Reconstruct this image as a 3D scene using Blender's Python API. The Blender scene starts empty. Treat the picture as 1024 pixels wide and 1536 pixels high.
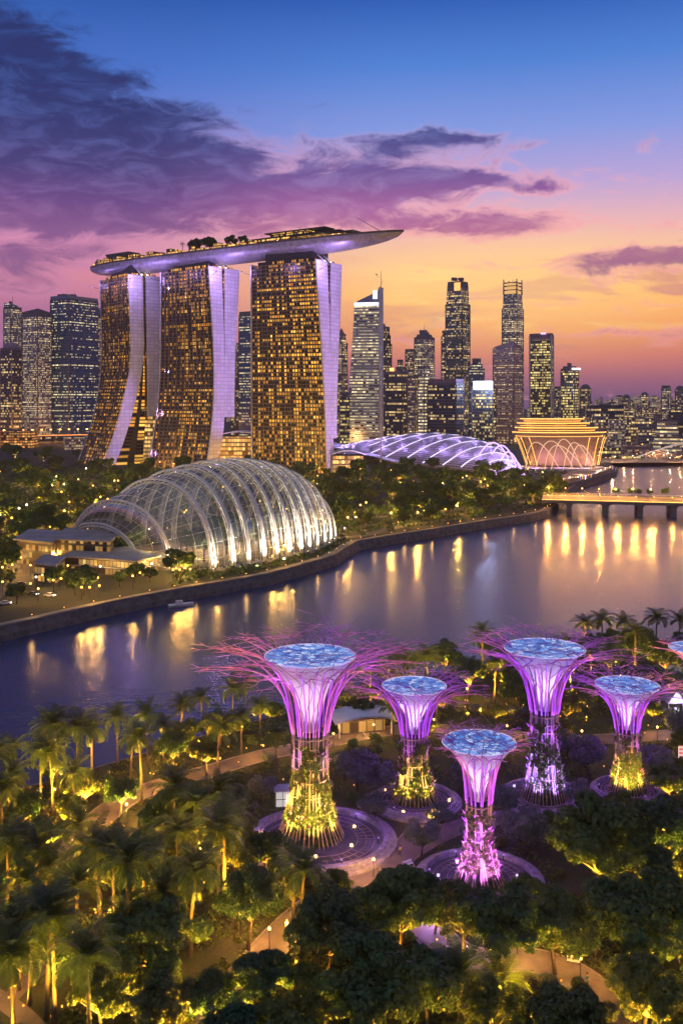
import bpy, math, random
from math import pi, sin, cos, tan, radians as R, sqrt, atan2, hypot
from mathutils import Vector
rnd = random.Random(7)
S = bpy.context.scene
COL = S.collection

# ---------------------------------------------------------------- camera
CAM_H, FPX, HOR, CX = 75.0, 1440.0, 598.0, 512.0
cam = bpy.data.cameras.new("camera"); camo = bpy.data.objects.new("camera", cam); COL.objects.link(camo)
camo.location = (0, 0, CAM_H); camo.rotation_euler = (pi/2, 0, 0)
cam.sensor_fit = 'VERTICAL'; cam.sensor_height = 36.0; cam.lens = 36.0*FPX/1536.0
cam.shift_y = -(768.0-HOR)/1536.0
cam.clip_start = 1.0; cam.clip_end = 60000.0
S.camera = camo
S.view_settings.view_transform = 'Standard'; S.view_settings.look = 'None'
S.view_settings.exposure = 0.0; S.view_settings.gamma = 1.0; S.view_settings.use_curve_mapping = False
S.render.engine = 'CYCLES'
cy = S.cycles
cy.use_denoising = True; cy.denoiser = 'OPENIMAGEDENOISE'
cy.max_bounces = 6; cy.diffuse_bounces = 2; cy.glossy_bounces = 3; cy.transmission_bounces = 4
cy.transparent_max_bounces = 12; cy.volume_bounces = 0
cy.sample_clamp_indirect = 4.0; cy.sample_clamp_direct = 0.0
cy.caustics_reflective = False; cy.caustics_refractive = False
cy.use_light_tree = True

def G(px, py, z=0.0):
    """ground point (plane of height z) seen at a pixel of the photograph"""
    d = FPX*(CAM_H-z)/(py-HOR)
    return Vector(((px-CX)*d/FPX, d, z))
def AT(px, py, d):
    return Vector(((px-CX)*d/FPX, d, CAM_H-(py-HOR)*d/FPX))

# ---------------------------------------------------------------- node expressions
class E:
    def __init__(s, nt, v): s.nt, s.v = nt, v
    def _m(s, op, *a, clamp=False):
        n = s.nt.nodes.new('ShaderNodeMath'); n.operation = op; n.use_clamp = clamp
        for i, x in enumerate((s,)+a):
            x = x.v if isinstance(x, E) else x
            if isinstance(x, (int, float)): n.inputs[i].default_value = x
            else: s.nt.links.new(x, n.inputs[i])
        return E(s.nt, n.outputs[0])
    def __add__(s, o): return s._m('ADD', o)
    def __sub__(s, o): return s._m('SUBTRACT', o)
    def __mul__(s, o): return s._m('MULTIPLY', o)
    def __truediv__(s, o): return s._m('DIVIDE', o)
    def __rsub__(s, o): return E(s.nt, o)._m('SUBTRACT', s)
    def __radd__(s, o): return s + o
    def __rmul__(s, o): return s * o
    def floor(s): return s._m('FLOOR')
    def fract(s): return s._m('FRACT')
    def gt(s, o): return s._m('GREATER_THAN', o)
    def lt(s, o): return s._m('LESS_THAN', o)
    def pw(s, o): return s._m('POWER', o)
    def exp(s): return s._m('EXPONENT')
    def sqrt(s): return s._m('SQRT')
    def abs(s): return s._m('ABSOLUTE')
    def min(s, o): return s._m('MINIMUM', o)
    def max(s, o): return s._m('MAXIMUM', o)
    def clamp(s): return s._m('ADD', 0.0, clamp=True)
    def smooth(s, a, b):
        n = s.nt.nodes.new('ShaderNodeMapRange'); n.interpolation_type = 'SMOOTHSTEP'
        s.nt.links.new(s.v, n.inputs['Value'])
        n.inputs['From Min'].default_value = a; n.inputs['From Max'].default_value = b
        return E(s.nt, n.outputs['Result'])
def comb(nt, x, y, z=0.0):
    n = nt.nodes.new('ShaderNodeCombineXYZ')
    for i, a in enumerate((x, y, z)):
        a = a.v if isinstance(a, E) else a
        if isinstance(a, (int, float)): n.inputs[i].default_value = a
        else: nt.links.new(a, n.inputs[i])
    return n.outputs[0]
def sep(nt, vec):
    n = nt.nodes.new('ShaderNodeSeparateXYZ'); nt.links.new(vec, n.inputs[0])
    return [E(nt, o) for o in n.outputs]
def noise(nt, vec, scale, detail=4, rough=.55, dist=0.0):
    n = nt.nodes.new('ShaderNodeTexNoise'); n.inputs['Scale'].default_value = scale
    n.inputs['Detail'].default_value = detail; n.inputs['Roughness'].default_value = rough
    n.inputs['Distortion'].default_value = dist
    if vec is not None: nt.links.new(vec, n.inputs['Vector'])
    return E(nt, n.outputs['Fac'])
def ramp(nt, fac, stops, interp='LINEAR'):
    n = nt.nodes.new('ShaderNodeValToRGB'); cr = n.color_ramp; cr.interpolation = interp
    while len(cr.elements) < len(stops): cr.elements.new(0.5)
    for e, (p, c) in zip(cr.elements, stops):
        e.position = p; e.color = (*c, 1) if len(c) == 3 else c
    nt.links.new(fac.v if isinstance(fac, E) else fac, n.inputs[0])
    return n.outputs[0]
def mixc(nt, fac, a, b, blend='MIX'):
    n = nt.nodes.new('ShaderNodeMix'); n.data_type = 'RGBA'; n.blend_type = blend
    f = fac.v if isinstance(fac, E) else fac
    if isinstance(f, (int, float)): n.inputs[0].default_value = f
    else: nt.links.new(f, n.inputs[0])
    for i, c in ((6, a), (7, b)):
        if isinstance(c, (tuple, list)): n.inputs[i].default_value = (*c[:3], 1)
        else: nt.links.new(c, n.inputs[i])
    return n.outputs[2]

# ---------------------------------------------------------------- sky (world)
W = bpy.data.worlds.new("World"); S.world = W; W.use_nodes = True
nt = W.node_tree; nt.nodes.clear()
tc = nt.nodes.new('ShaderNodeTexCoord')
dx, dy, dz = sep(nt, tc.outputs['Generated'])
hyp = (dx*dx + dy*dy).sqrt().max(0.001)
az = dx._m('ARCTAN2', dy)                     # 0 straight ahead, + to the right
te = (dz/hyp)
X = az*1440.0 + 512.0                         # bearing, scaled to easy numbers
Y = 598.0 - te*1440.0                         # height above the horizon, likewise
T = te.max(0.0)*(1440.0/900.0)                # 0 horizon .. 1 at 900
def yp(y): return (598.0-y)/900.0
right = ramp(nt, T, [(0, (.17,.085,.19)), (yp(570), (.36,.115,.19)), (yp(535), (.70,.19,.15)), (yp(495), (.98,.34,.09)),
    (yp(440), (1.08,.53,.15)), (yp(390), (.93,.54,.32)), (yp(340), (.78,.43,.49)), (yp(280), (.47,.36,.66)),
    (yp(200), (.22,.31,.71)), (yp(100), (.075,.21,.62)), (yp(0), (.022,.105,.43)), (1.0, (.008,.03,.13))])
left = ramp(nt, T, [(0, (.16,.10,.22)), (yp(540), (.34,.15,.29)), (yp(470), (.46,.17,.31)), (yp(425), (.68,.24,.32)), (yp(370), (.66,.26,.42)),
    (yp(300), (.35,.22,.52)), (yp(220), (.16,.21,.60)), (yp(120), (.06,.16,.55)), (yp(0), (.018,.09,.38)), (1.0, (.006,.025,.11))])
base = mixc(nt, X.smooth(120, 640), left, right)
# streaks of high cloud lit from below
v1 = comb(nt, X*0.0035, Y*0.022, 3.0)
st = noise(nt, v1, 1.0, 6, .6, .6)
stm = st.smooth(.49, .60)*Y.smooth(330, 430)*(1.0-Y.smooth(500, 545))*X.smooth(430, 700)
base = mixc(nt, stm*.9, base, (.58,.17,.20))
v2 = comb(nt, X*0.0045, Y*0.03, 9.0)
st2 = noise(nt, v2, 1.0, 5, .55, .8)
stm2 = st2.smooth(.52, .66)*Y.smooth(355, 420)*(1.0-Y.smooth(470, 515))*X.smooth(480, 760)
base = mixc(nt, stm2*.9, base, (1.15,.78,.26))
# warm pale glow on the right
gl = ((X-760.0)*(X-760.0)*(1/(260.0*260.0)) + (Y-435.0)*(Y-435.0)*(1/(85.0*85.0)))
base = mixc(nt, (gl*-1.0).exp()*.62, base, (1.12,.70,.26))
# dark cloud masses
wv = noise(nt, comb(nt, X*0.006, Y*0.012, 1.0), 1.0, 3, .5)
Xw = X + (wv-.5)*90.0
Yw = Y + (noise(nt, comb(nt, X*0.008, Y*0.016, 5.0), 1.0, 4, .6)-.5)*60.0
blobs = [(-20,105,120,62,1.1),(60,175,120,60,1.05),(150,240,150,50,1.05),(20,265,180,62,1.1),(255,250,105,30,.85),(-90,200,160,110,1.0),
    (150,130,45,16,.45),(280,185,80,22,.5),(345,240,45,18,.6),(190,300,190,34,.75),(40,340,160,16,.7),(590,222,120,19,.85),(680,210,70,10,.6),(520,270,150,26,.9),
    (660,277,100,17,1.0),(420,300,190,30,.8),(740,335,100,14,.85),(800,290,60,7,.55),(800,228,60,8,.4),(600,330,150,22,.6),(925,402,85,13,.85),(1000,398,60,14,.8),(985,352,60,9,.4),
    (105,388,95,18,.75),(30,420,90,26,.7),(250,350,200,20,.4),(960,505,120,10,.5),(660,490,70,7,.4)]
dens = None
for (bx, by, sx, sy, am) in blobs:
    e = ((Xw-float(bx))*(1.0/sx)); f = ((Yw-float(by))*(1.0/sy))
    g = ((e*e+f*f)*-0.8).exp()*am
    dens = g if dens is None else dens + g
det = noise(nt, comb(nt, X*0.010, Y*0.024, 2.0), 1.0, 9, .66, 1.1)
dn = dens + (det-.5)*2.1
cl = dn.smooth(.25, .95)
ccol = ramp(nt, T, [(0, (.30,.12,.22)), (yp(470), (.46,.17,.25)), (yp(410), (.34,.13,.25)), (yp(350), (.44,.13,.28)), (yp(310), (.34,.10,.31)), (yp(270), (.17,.075,.27)),
    (yp(225), (.075,.06,.24)), (yp(170), (.03,.04,.17)), (yp(100), (.024,.038,.155)), (1, (.01,.02,.08))])
ccl = ramp(nt, T, [(0, (.2,.1,.2)), (yp(430), (.27,.115,.26)), (yp(360), (.22,.09,.25)), (yp(310), (.12,.05,.20)), (yp(260), (.045,.035,.15)), (yp(180), (.018,.024,.115)), (1, (.01,.02,.08))])
ccol = mixc(nt, X.smooth(200, 480), ccl, ccol)
lump = noise(nt, comb(nt, X*0.014, Y*0.036, 7.0), 1.0, 8, .65, .8)
ccol = mixc(nt, lump.smooth(.42, .70)*.6, ccol, mixc(nt, 0.5, ccol, base))
thin = dn.smooth(.1, .5)*(1.0-cl)*Y.smooth(150, 300)
sky = mixc(nt, cl*.93, base, ccol)
sky = mixc(nt, thin*.55, sky, mixc(nt, X.smooth(100, 500), (.62,.24,.42), (1.0,.40,.42)))
# overhead and behind: plain dusk blue
sky = mixc(nt, T.smooth(1.15, 3.5), sky, (.16,.19,.31))
sky = mixc(nt, dy.smooth(-.45, .2), mixc(nt, T.smooth(0, 1.2), (.20,.16,.28), (.15,.18,.30)), sky)
bg = nt.nodes.new('ShaderNodeBackground'); nt.links.new(sky, bg.inputs['Color']); bg.inputs['Strength'].default_value = 1.12
out = nt.nodes.new('ShaderNodeOutputWorld'); nt.links.new(bg.outputs[0], out.inputs['Surface'])
W.cycles.sampling_method = 'MANUAL'; W.cycles.sample_map_resolution = 512

# ---------------------------------------------------------------- soft fill added to brighten the foliage: one very broad, weak sun lamp high over the near shore
sl = bpy.data.lights.new("sun", 'SUN'); sl.energy = 0.22; sl.angle = R(120); sl.color = (.86,.92,1.0)
so = bpy.data.objects.new("sun", sl); COL.objects.link(so)
so.rotation_euler = Vector((0.45, 0.42, -0.85)).to_track_quat('-Z', 'Y').to_euler()

# ---------------------------------------------------------------- object helpers
def tag(o, label=None, cat=None, group=None, kind=None):
    if label: o['label'] = label
    if cat: o['category'] = cat
    if group: o['group'] = group
    if kind: o['kind'] = kind
    return o
def empty(name, loc=(0, 0, 0), rz=0.0, label=None, cat=None, group=None):
    o = bpy.data.objects.new(name, None); COL.objects.link(o); o.location = loc; o.rotation_euler = (0, 0, rz)
    o.empty_display_size = 1.0
    return tag(o, label, cat, group)
def link(name, me, parent=None):
    o = bpy.data.objects.new(name, me); COL.objects.link(o)
    if parent is not None: o.parent = parent
    return o
def copy_tree(o, parent=None):
    c = o.copy(); COL.objects.link(c)
    if parent is not None: c.parent = parent
    for ch in o.children: copy_tree(ch, c)
    return c
class MB:
    """collects shapes for ONE mesh object"""
    def __init__(s): s.v, s.f, s.m, s.uv, s.sm = [], [], [], [], []
    def face(s, pts, mi=0, uv=None, smooth=False):
        b = len(s.v); s.v += [tuple(p) for p in pts]; s.f.append(tuple(range(b, b+len(pts))))
        s.m.append(mi); s.uv.append(uv); s.sm.append(smooth)
    def grid(s, rows, mi=0, uvs=None, closed=False, smooth=True):
        b = len(s.v); nc = len(rows[0])
        for r in rows: s.v += [tuple(p) for p in r]
        for i in range(len(rows)-1):
            for j in range(nc if closed else nc-1):
                k = (j+1) % nc
                s.f.append((b+i*nc+j, b+i*nc+k, b+(i+1)*nc+k, b+(i+1)*nc+j)); s.m.append(mi); s.sm.append(smooth)
                if uvs: s.uv.append([uvs[i][j], uvs[i][j+1], uvs[i+1][j+1], uvs[i+1][j]])
                else: s.uv.append(None)
    def box(s, c, d, rz=0.0, mi=0):
        x, y, z = (a/2 for a in d); ca, sa = cos(rz), sin(rz)
        P = [(c[0]+sx*x*ca-sy*y*sa, c[1]+sx*x*sa+sy*y*ca, c[2]+sz*z) for sz in (-1, 1) for sx, sy in ((-1,-1),(1,-1),(1,1),(-1,1))]
        b = len(s.v); s.v += P
        for q in ((3,2,1,0),(4,5,6,7),(0,1,5,4),(1,2,6,5),(2,3,7,6),(3,0,4,7)):
            s.f.append(tuple(b+i for i in q)); s.m.append(mi); s.uv.append(None); s.sm.append(False)
    def prism(s, poly, z0, z1, mi=0, top=1, scale=1.0, poly2=None, u0=0.0, caps=True):
        """walls with metre UVs round a counter-clockwise outline, a cap on top"""
        n = len(poly); cx_ = sum(p[0] for p in poly)/n; cy_ = sum(p[1] for p in poly)/n
        q = poly2 or [(cx_+(p[0]-cx_)*scale, cy_+(p[1]-cy_)*scale) for p in poly]
        zz0 = z0 if isinstance(z0, (list, tuple)) else [z0]*n
        zz1 = z1 if isinstance(z1, (list, tuple)) else [z1]*n
        u = u0
        for i in range(n):
            j = (i+1) % n; L = hypot(poly[j][0]-poly[i][0], poly[j][1]-poly[i][1])
            s.face([(*poly[i], zz0[i]), (*poly[j], zz0[j]), (*q[j], zz1[j]), (*q[i], zz1[i])], mi,
                   [(u, zz0[i]), (u+L, zz0[j]), (u+L, zz1[j]), (u, zz1[i])])
            u += L + 1.37
        if caps: s.face([(*q[i], zz1[i]) for i in range(n)], top)
    def tube(s, pts, r, n=6, mi=0, cap=True, smooth=True):
        pts = [Vector(p) for p in pts]; m = len(pts)
        rs = r if isinstance(r, (list, tuple)) else [r]*m
        b = len(s.v); up = Vector((0, 0, 1))
        for i, p in enumerate(pts):
            t = (pts[min(i+1, m-1)]-pts[max(i-1, 0)])
            t = t.normalized() if t.length > 1e-9 else Vector((0, 0, 1))
            a = t.cross(up)
            if a.length < .05: a = t.cross(Vector((1, 0, 0)))
            a.normalize(); c = a.cross(t)
            for k in range(n):
                th = 2*pi*k/n; s.v.append(tuple(p + a*(rs[i]*cos(th)) + c*(rs[i]*sin(th))))
        for i in range(m-1):
            for k in range(n):
                k2 = (k+1) % n
                s.f.append((b+i*n+k, b+i*n+k2, b+(i+1)*n+k2, b+(i+1)*n+k)); s.m.append(mi); s.uv.append(None); s.sm.append(smooth)
        if cap and n > 2:
            s.f.append(tuple(b+k for k in reversed(range(n)))); s.m.append(mi); s.uv.append(None); s.sm.append(False)
            s.f.append(tuple(b+(m-1)*n+k for k in range(n))); s.m.append(mi); s.uv.append(None); s.sm.append(False)
    def lathe(s, prof, n=24, c=(0, 0), mi=0, smooth=True):
        s.grid([[(c[0]+r*cos(2*pi*k/n), c[1]+r*sin(2*pi*k/n), z) for k in range(n)] for (r, z) in prof], mi, None, True, smooth)
    def mesh(s, name, mats):
        me = bpy.data.meshes.new(name); me.from_pydata(s.v, [], s.f)
        for m in (mats if isinstance(mats, (list, tuple)) else [mats]): me.materials.append(m)
        me.polygons.foreach_set('material_index', s.m); me.polygons.foreach_set('use_smooth', s.sm)
        if any(u is not None for u in s.uv):
            ul = me.uv_layers.new(name='UVMap'); k = 0
            flat = []
            for f, u in zip(s.f, s.uv):
                if u is None: u = [(0.0, 0.0)]*len(f)
                for a in u: flat += [a[0], a[1]]
            ul.data.foreach_set('uv', flat)
        me.update(); return me
    def obj(s, name, mats, parent=None):
        return link(name, s.mesh(name, mats), parent)

# ---------------------------------------------------------------- materials
def newmat(name):
    m = bpy.data.materials.new(name); m.use_nodes = True; t = m.node_tree
    return m, t, t.nodes['Principled BSDF']
def mat(name, col, rough=.6, metal=0.0, var=.25, scale=.4, bump=0.0, emit=None, es=0.0, spec=.5):
    m, t, p = newmat(name)
    tcn = t.nodes.new('ShaderNodeTexCoord')
    nz = noise(t, tcn.outputs['Object'], scale, 5, .6)
    c = mixc(t, nz.smooth(.3, .7), tuple(a*(1-var) for a in col), tuple(min(1, a*(1+var)) for a in col))
    t.links.new(c, p.inputs['Base Color']); p.inputs['Roughness'].default_value = rough; p.inputs['Metallic'].default_value = metal
    p.inputs['Specular IOR Level'].default_value = spec
    if bump:
        b = t.nodes.new('ShaderNodeBump'); b.inputs['Strength'].default_value = bump; b.inputs['Distance'].default_value = .3
        n2 = noise(t, tcn.outputs['Object'], scale*5, 4, .6); t.links.new(n2.v, b.inputs['Height']); t.links.new(b.outputs[0], p.inputs['Normal'])
    if emit: p.inputs['Emission Color'].default_value = (*emit, 1); p.inputs['Emission Strength'].default_value = es
    return m
def glow(name, col, es):
    m, t, p = newmat(name); p.inputs['Base Color'].default_value = (.06,.05,.06,1); p.inputs['Specular IOR Level'].default_value = .1
    p.inputs['Emission Color'].default_value = (*col, 1); p.inputs['Emission Strength'].default_value = es
    return m
def winmat(name, wall, glass, lit, lit2, ratio, es, cw=4.0, fh=4.5, band=.35, mx=(.1,.9), my=(.22,.8), rough=.18, colband=0.0, wallrough=.6):
    """facade of window cells: each lit or dark by chance, whole floors and columns lighter or darker"""
    m, t, p = newmat(name)
    uvn = t.nodes.new('ShaderNodeUVMap'); u, v, _ = sep(t, uvn.outputs[0])
    oi = t.nodes.new('ShaderNodeObjectInfo'); orn = E(t, oi.outputs['Random'])
    uu, vv = u*(1/cw), v*(1/fh); fu, fv = uu.floor(), vv.floor(); cu, cv = uu.fract(), vv.fract()
    wn = t.nodes.new('ShaderNodeTexWhiteNoise'); t.links.new(comb(t, fu, fv, orn*97.0), wn.inputs['Vector'])
    r1 = E(t, wn.outputs['Value']); r2, r3, _ = sep(t, wn.outputs['Color'])
    wr = t.nodes.new('ShaderNodeTexWhiteNoise'); t.links.new(comb(t, 3.3, fv, orn*53.0), wr.inputs['Vector']); rr = E(t, wr.outputs['Value'])
    wc = t.nodes.new('ShaderNodeTexWhiteNoise'); t.links.new(comb(t, fu, 8.7, orn*31.0), wc.inputs['Vector']); rc = E(t, wc.outputs['Value'])
    big = noise(t, comb(t, fu*.21, fv*.13, orn*20.0), 1.0, 2, .5)
    th = (rr-.5)*(2*band) + ratio + (rc-.5)*(2*colband) + (big-.5)*.9
    on = r1.lt(th)
    mask = cu.gt(mx[0])*cu.lt(mx[1])*cv.gt(my[0])*cv.lt(my[1])
    t.links.new(mixc(t, mask, wall, glass), p.inputs['Base Color'])
    ro = mask*(rough-wallrough)+wallrough; t.links.new(ro.v, p.inputs['Roughness'])
    t.links.new(mixc(t, r3, lit, lit2), p.inputs['Emission Color'])
    stg = mask*on*(r2*r2*1.1+.25)*es
    t.links.new(stg.v, p.inputs['Emission Strength'])
    return m
CONC = mat('concrete', (.34,.33,.35), .8, bump=.1, scale=.08)
STEEL = mat('painted_steel', (.42,.41,.43), .45, .2)
DARK = mat('dark_metal', (.035,.037,.045), .5, .3)
WHITE = mat('white_paint', (.72,.71,.72), .5, 0, .08)
ROOF = mat('flat_roof', (.09,.085,.10), .8, bump=.1, scale=.05)
WARM = glow('warm_lamp', (1.0,.52,.14), 9.0)
GOLD = glow('golden_light', (1.0,.50,.12), 3.5)
PALE = glow('pale_lamp', (1.0,.86,.66), 10.0)

def lamp(name, loc, power, col, rad=.25, parent=None, spot=None, aim=None, blend=.6):
    l = bpy.data.lights.new(name, 'SPOT' if spot else 'POINT'); l.energy = power; l.color = col; l.shadow_soft_size = rad
    o = bpy.data.objects.new(name, l); COL.objects.link(o); o.location = loc
    if spot:
        l.spot_size = R(spot); l.spot_blend = blend
        dv = Vector(aim)-Vector(loc); o.rotation_euler = dv.to_track_quat('-Z', 'Y').to_euler()
    if parent is not None:
        o.parent = parent; o.location = Vector(loc)
    return o
# ================================================================ SETTING
# --- water
m, t, p = newmat('bay_water'); WATER = m
p.inputs['Base Color'].default_value = (.024,.042,.115,1); p.inputs['IOR'].default_value = 1.33
p.inputs['Roughness'].default_value = .24; p.inputs['Specular IOR Level'].default_value = .5
tcn = t.nodes.new('ShaderNodeTexCoord')
mp = t.nodes.new('ShaderNodeMapping'); t.links.new(tcn.outputs['Object'], mp.inputs[0]); mp.inputs['Scale'].default_value = (.28, 1.0, 1)
w1 = noise(t, mp.outputs[0], .5, 3, .5); w2 = noise(t, mp.outputs[0], .035, 3, .5)
hgt = w1*.25 + w2*.5
b = t.nodes.new('ShaderNodeBump'); b.inputs['Strength'].default_value = .26; b.inputs['Distance'].default_value = .8
t.links.new(hgt.v, b.inputs['Height']); t.links.new(b.outputs[0], p.inputs['Normal'])
sheet = MB(); sheet.face([(-2500,-200,-4.2),(2500,-200,-4.2),(2500,2600,-4.2),(-2500,2600,-4.2)])
tag(sheet.obj('water', WATER), 'calm dusk water of the bay mirroring the sky and lamps', 'water', kind='structure')

# --- far bank and city ground: one sheet out to the horizon
SHORE = [(-420,1030),(-160,978),(-30,948),(70,926),(150,908),(220,894),(290,881),(345,872),(400,862),(450,849),(500,834),(518,822),(535,813),(580,805),(640,796),(690,788),(740,780),(790,773),(818,767),(828,761)]
BAY = [(836,752),(848,737),(866,724),(900,716),(921,708),(924,701),(912,695),(960,692),(1040,691),(1500,690)]
LAND = mat('park_ground', (.022,.026,.014), .95, 0, .5, .02, bump=.2)
mb = MB()
sh = [G(*q) for q in SHORE+BAY]
mb.face([tuple(v) for v in sh] + [(9000, sh[-1].y, 0), (9000,7000,0), (-9000,7000,0), (-9000,sh[0].y,0)])
tag(mb.obj('city_ground', LAND), 'dark park and city ground beyond the bay', 'ground', kind='structure')
# --- embankment: sloped stone wall with a coping along the far bank
STONE = mat('embankment_stone', (.09,.085,.09), .85, 0, .35, .35, bump=.35)
COPE = mat('coping_stone', (.18,.165,.15), .8, 0, .2, .3)
mb = MB(); mb2 = MB(); path = [v for v in sh[:len(SHORE)+6]]
rows = []
for i, v in enumerate(path):
    a = path[min(i+1, len(path)-1)]-path[max(i-1, 0)]; n = Vector((a.y, -a.x, 0)).normalized()
    rows.append([v+n*2.2+Vector((0,0,-4.6)), v+n*1.7+Vector((0,0,-2.2)), v+n*1.5+Vector((0,0,-2.15)), v+n*.25+Vector((0,0,.25))])
    if i < len(path)-1:
        pass
mb.grid(rows, smooth=False)
rows = []
for i, v in enumerate(path):
    a = path[min(i+1, len(path)-1)]-path[max(i-1, 0)]; n = Vector((a.y, -a.x, 0)).normalized()
    rows.append([v+n*.5+Vector((0,0,.2)), v+n*.5+Vector((0,0,.75)), v-n*.6+Vector((0,0,.75)), v-n*.6+Vector((0,0,-.1))])
mb2.grid(rows, smooth=False)
ew = empty('embankment_wall', path[6], 0, 'grey stone embankment wall curving along the far bank', 'wall')
for q in (mb, mb2): q.v = [tuple(Vector(x)-path[6]) for x in q.v]
mb.obj('wall_face', STONE, ew); mb2.obj('coping', COPE, ew)
# --- promenade along the embankment
PAVE = mat('promenade_paving', (.22,.19,.16), .85, 0, .25, .3)
mb = MB(); rows = []
for i, v in enumerate(sh[:len(SHORE)]):
    a = sh[min(i+1, len(SHORE)-1)]-sh[max(i-1, 0)]; n = Vector((a.y, -a.x, 0)).normalized()
    rows.append([v-n*.7+Vector((0,0,.02)), v-n*5.5+Vector((0,0,.02))])
mb.grid(rows, smooth=False)
tag(mb.obj('promenade', PAVE), 'paved promenade behind the embankment wall', 'path', kind='structure')

# --- near garden ground
NSHORE = [(-500,1330),(-120,1218),(0,1192),(100,1166),(200,1136),(300,1106),(400,1078),(500,1052),(600,1026),(700,1003),(800,986),(900,975),(1024,967),(1150,962),(1600,958)]
m, t, p = newmat('garden_lawn'); LAWN = m
tcn = t.nodes.new('ShaderNodeTexCoord')
n1 = noise(t, tcn.outputs['Object'], .09, 4, .6); n2 = noise(t, tcn.outputs['Object'], 1.6, 5, .7)
c = mixc(t, n1.smooth(.35,.65), (.035,.055,.014), (.075,.06,.03)); c = mixc(t, n2.smooth(.3,.75), c, (.03,.042,.012))
t.links.new(c, p.inputs['Base Color']); p.inputs['Roughness'].default_value = .95
b = t.nodes.new('ShaderNodeBump'); b.inputs['Strength'].default_value = .6; b.inputs['Distance'].default_value = .15
t.links.new(n2.v, b.inputs['Height']); t.links.new(b.outputs[0], p.inputs['Normal'])
mb = MB(); ns = [G(*q) for q in NSHORE]
mb.face([tuple(v) for v in reversed(ns)] + [(ns[0].x,-60,0),(ns[-1].x,-60,0)])
mb.f = [tuple(reversed(mb.f[0]))]
tag(mb.obj('garden_ground', LAWN), 'lawn and planting beds of the garden on the near bank', 'ground', kind='structure')
mb = MB(); rows = []
for i, v in enumerate(ns):
    a = ns[min(i+1, len(ns)-1)]-ns[max(i-1, 0)]; n = Vector((-a.y, a.x, 0)).normalized()
    rows.append([v-n*.1+Vector((0,0,.1)), v+n*.5+Vector((0,0,.1)), v+n*2.5+Vector((0,0,-4.6))])
mb.grid(rows, smooth=False)
tag(mb.obj('shore_revetment', STONE), 'stone bank where the near garden meets the water', 'bank', kind='structure')
# ================================================================ HOTEL ON THE FAR BANK
HWIN = winmat('hotel_windows', (.05,.038,.03), (.02,.016,.014), (1.0,.37,.03), (1.0,.52,.08), .45, 2.2, 2.95, 3.9, .3, (.2,.8), (.16,.8), .2, .30)
HFIN = mat('bronze_fins', (.20,.15,.115), .55, .2, .2, .1)
m, t, p = newmat('pale_end_wall'); HEND = m          # cladding panels with open joints
tcn = t.nodes.new('ShaderNodeTexCoord'); hx, hy, hz_ = sep(t, tcn.outputs['Object'])
jt = (hz_*(1/3.9)).fract().lt(.10).max((hy*(1/5.2)).fract().lt(.05))
wn = t.nodes.new('ShaderNodeTexWhiteNoise'); t.links.new(comb(t, (hz_*(1/3.9)).floor(), (hy*(1/5.2)).floor(), 1.0), wn.inputs['Vector'])
c = mixc(t, E(t, wn.outputs['Value']), (.52,.50,.54), (.64,.62,.66)); t.links.new(mixc(t, jt, c, (.30,.29,.32)), p.inputs['Base Color']); p.inputs['Roughness'].default_value = .7
PODW = winmat('podium_glass', (.25,.15,.06), (.2,.1,.03), (1.0,.50,.10), (1.0,.66,.24), .85, 1.5, 3.0, 4.6, .2, (.06,.94), (.2,.86), .3)
def lerp_tab(tab, y):
    if y <= tab[0][0]: return tab[0][1:]
    for p_, q_ in zip(tab, tab[1:]):
        if y <= q_[0]:
            k = (y-p_[0])/(q_[0]-p_[0]); return tuple(a+(b_-a)*k for a, b_ in zip(p_[1:], q_[1:]))
    return tab[-1][1:]
# edges of the two slabs seen at the right-hand end, by height
T1 = dict(d=1080, th=63, L=70, tab=[(414,193,212.5,219,240.5),(470,195,214,220,239),(530,198,215,221,237.5),(560,196,212,221.5,238),(582,189,206.5,222,238.5),(614,183,200,222,238),(643,175,191,220,236),(665,168,185,219,235),(690,157,174,218,234)], ltab=[(418,152),(470,153.5),(530,155),(560,153.5),(582,151),(612,146),(643,138.5),(668,130),(690,121)])
T2 = dict(d=1015, th=47, L=75, tab=[(402,313,331,338,358.6),(470,317.5,333.5,337,355),(530,321,335.5,337.2,352),(582,321.5,336.6,338,351),(620,319.5,335.6,337,351),(643,318,335,336.5,351),(670,314.5,330.5,335,350),(702,309,325,333,349)], ltab=[(405,244),(520,243.8),(560,243),(582,241.8),(612,239.5),(643,235.5),(675,230.5),(705,225)])
T3 = dict(d=940, th=33, L=77, tab=[(392,473,489,497,512),(470,478.5,492,495.2,509.5),(530,482.5,494,494.8,507),(582,485.6,496,496.6,504.5),(643,488,497,497.6,504),(680,489.6,499.5,500,504),(718,490.8,501,501.4,505)], ltab=[(396,384),(720,385.5)])
HOTEL_C = []
LBL = ['curved hotel tower with wide splayed foot, farthest left of the three', 'hotel tower standing in the middle of the three under the sky deck', 'straight amber windowed hotel tower on the right, nearest of the three']
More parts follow.
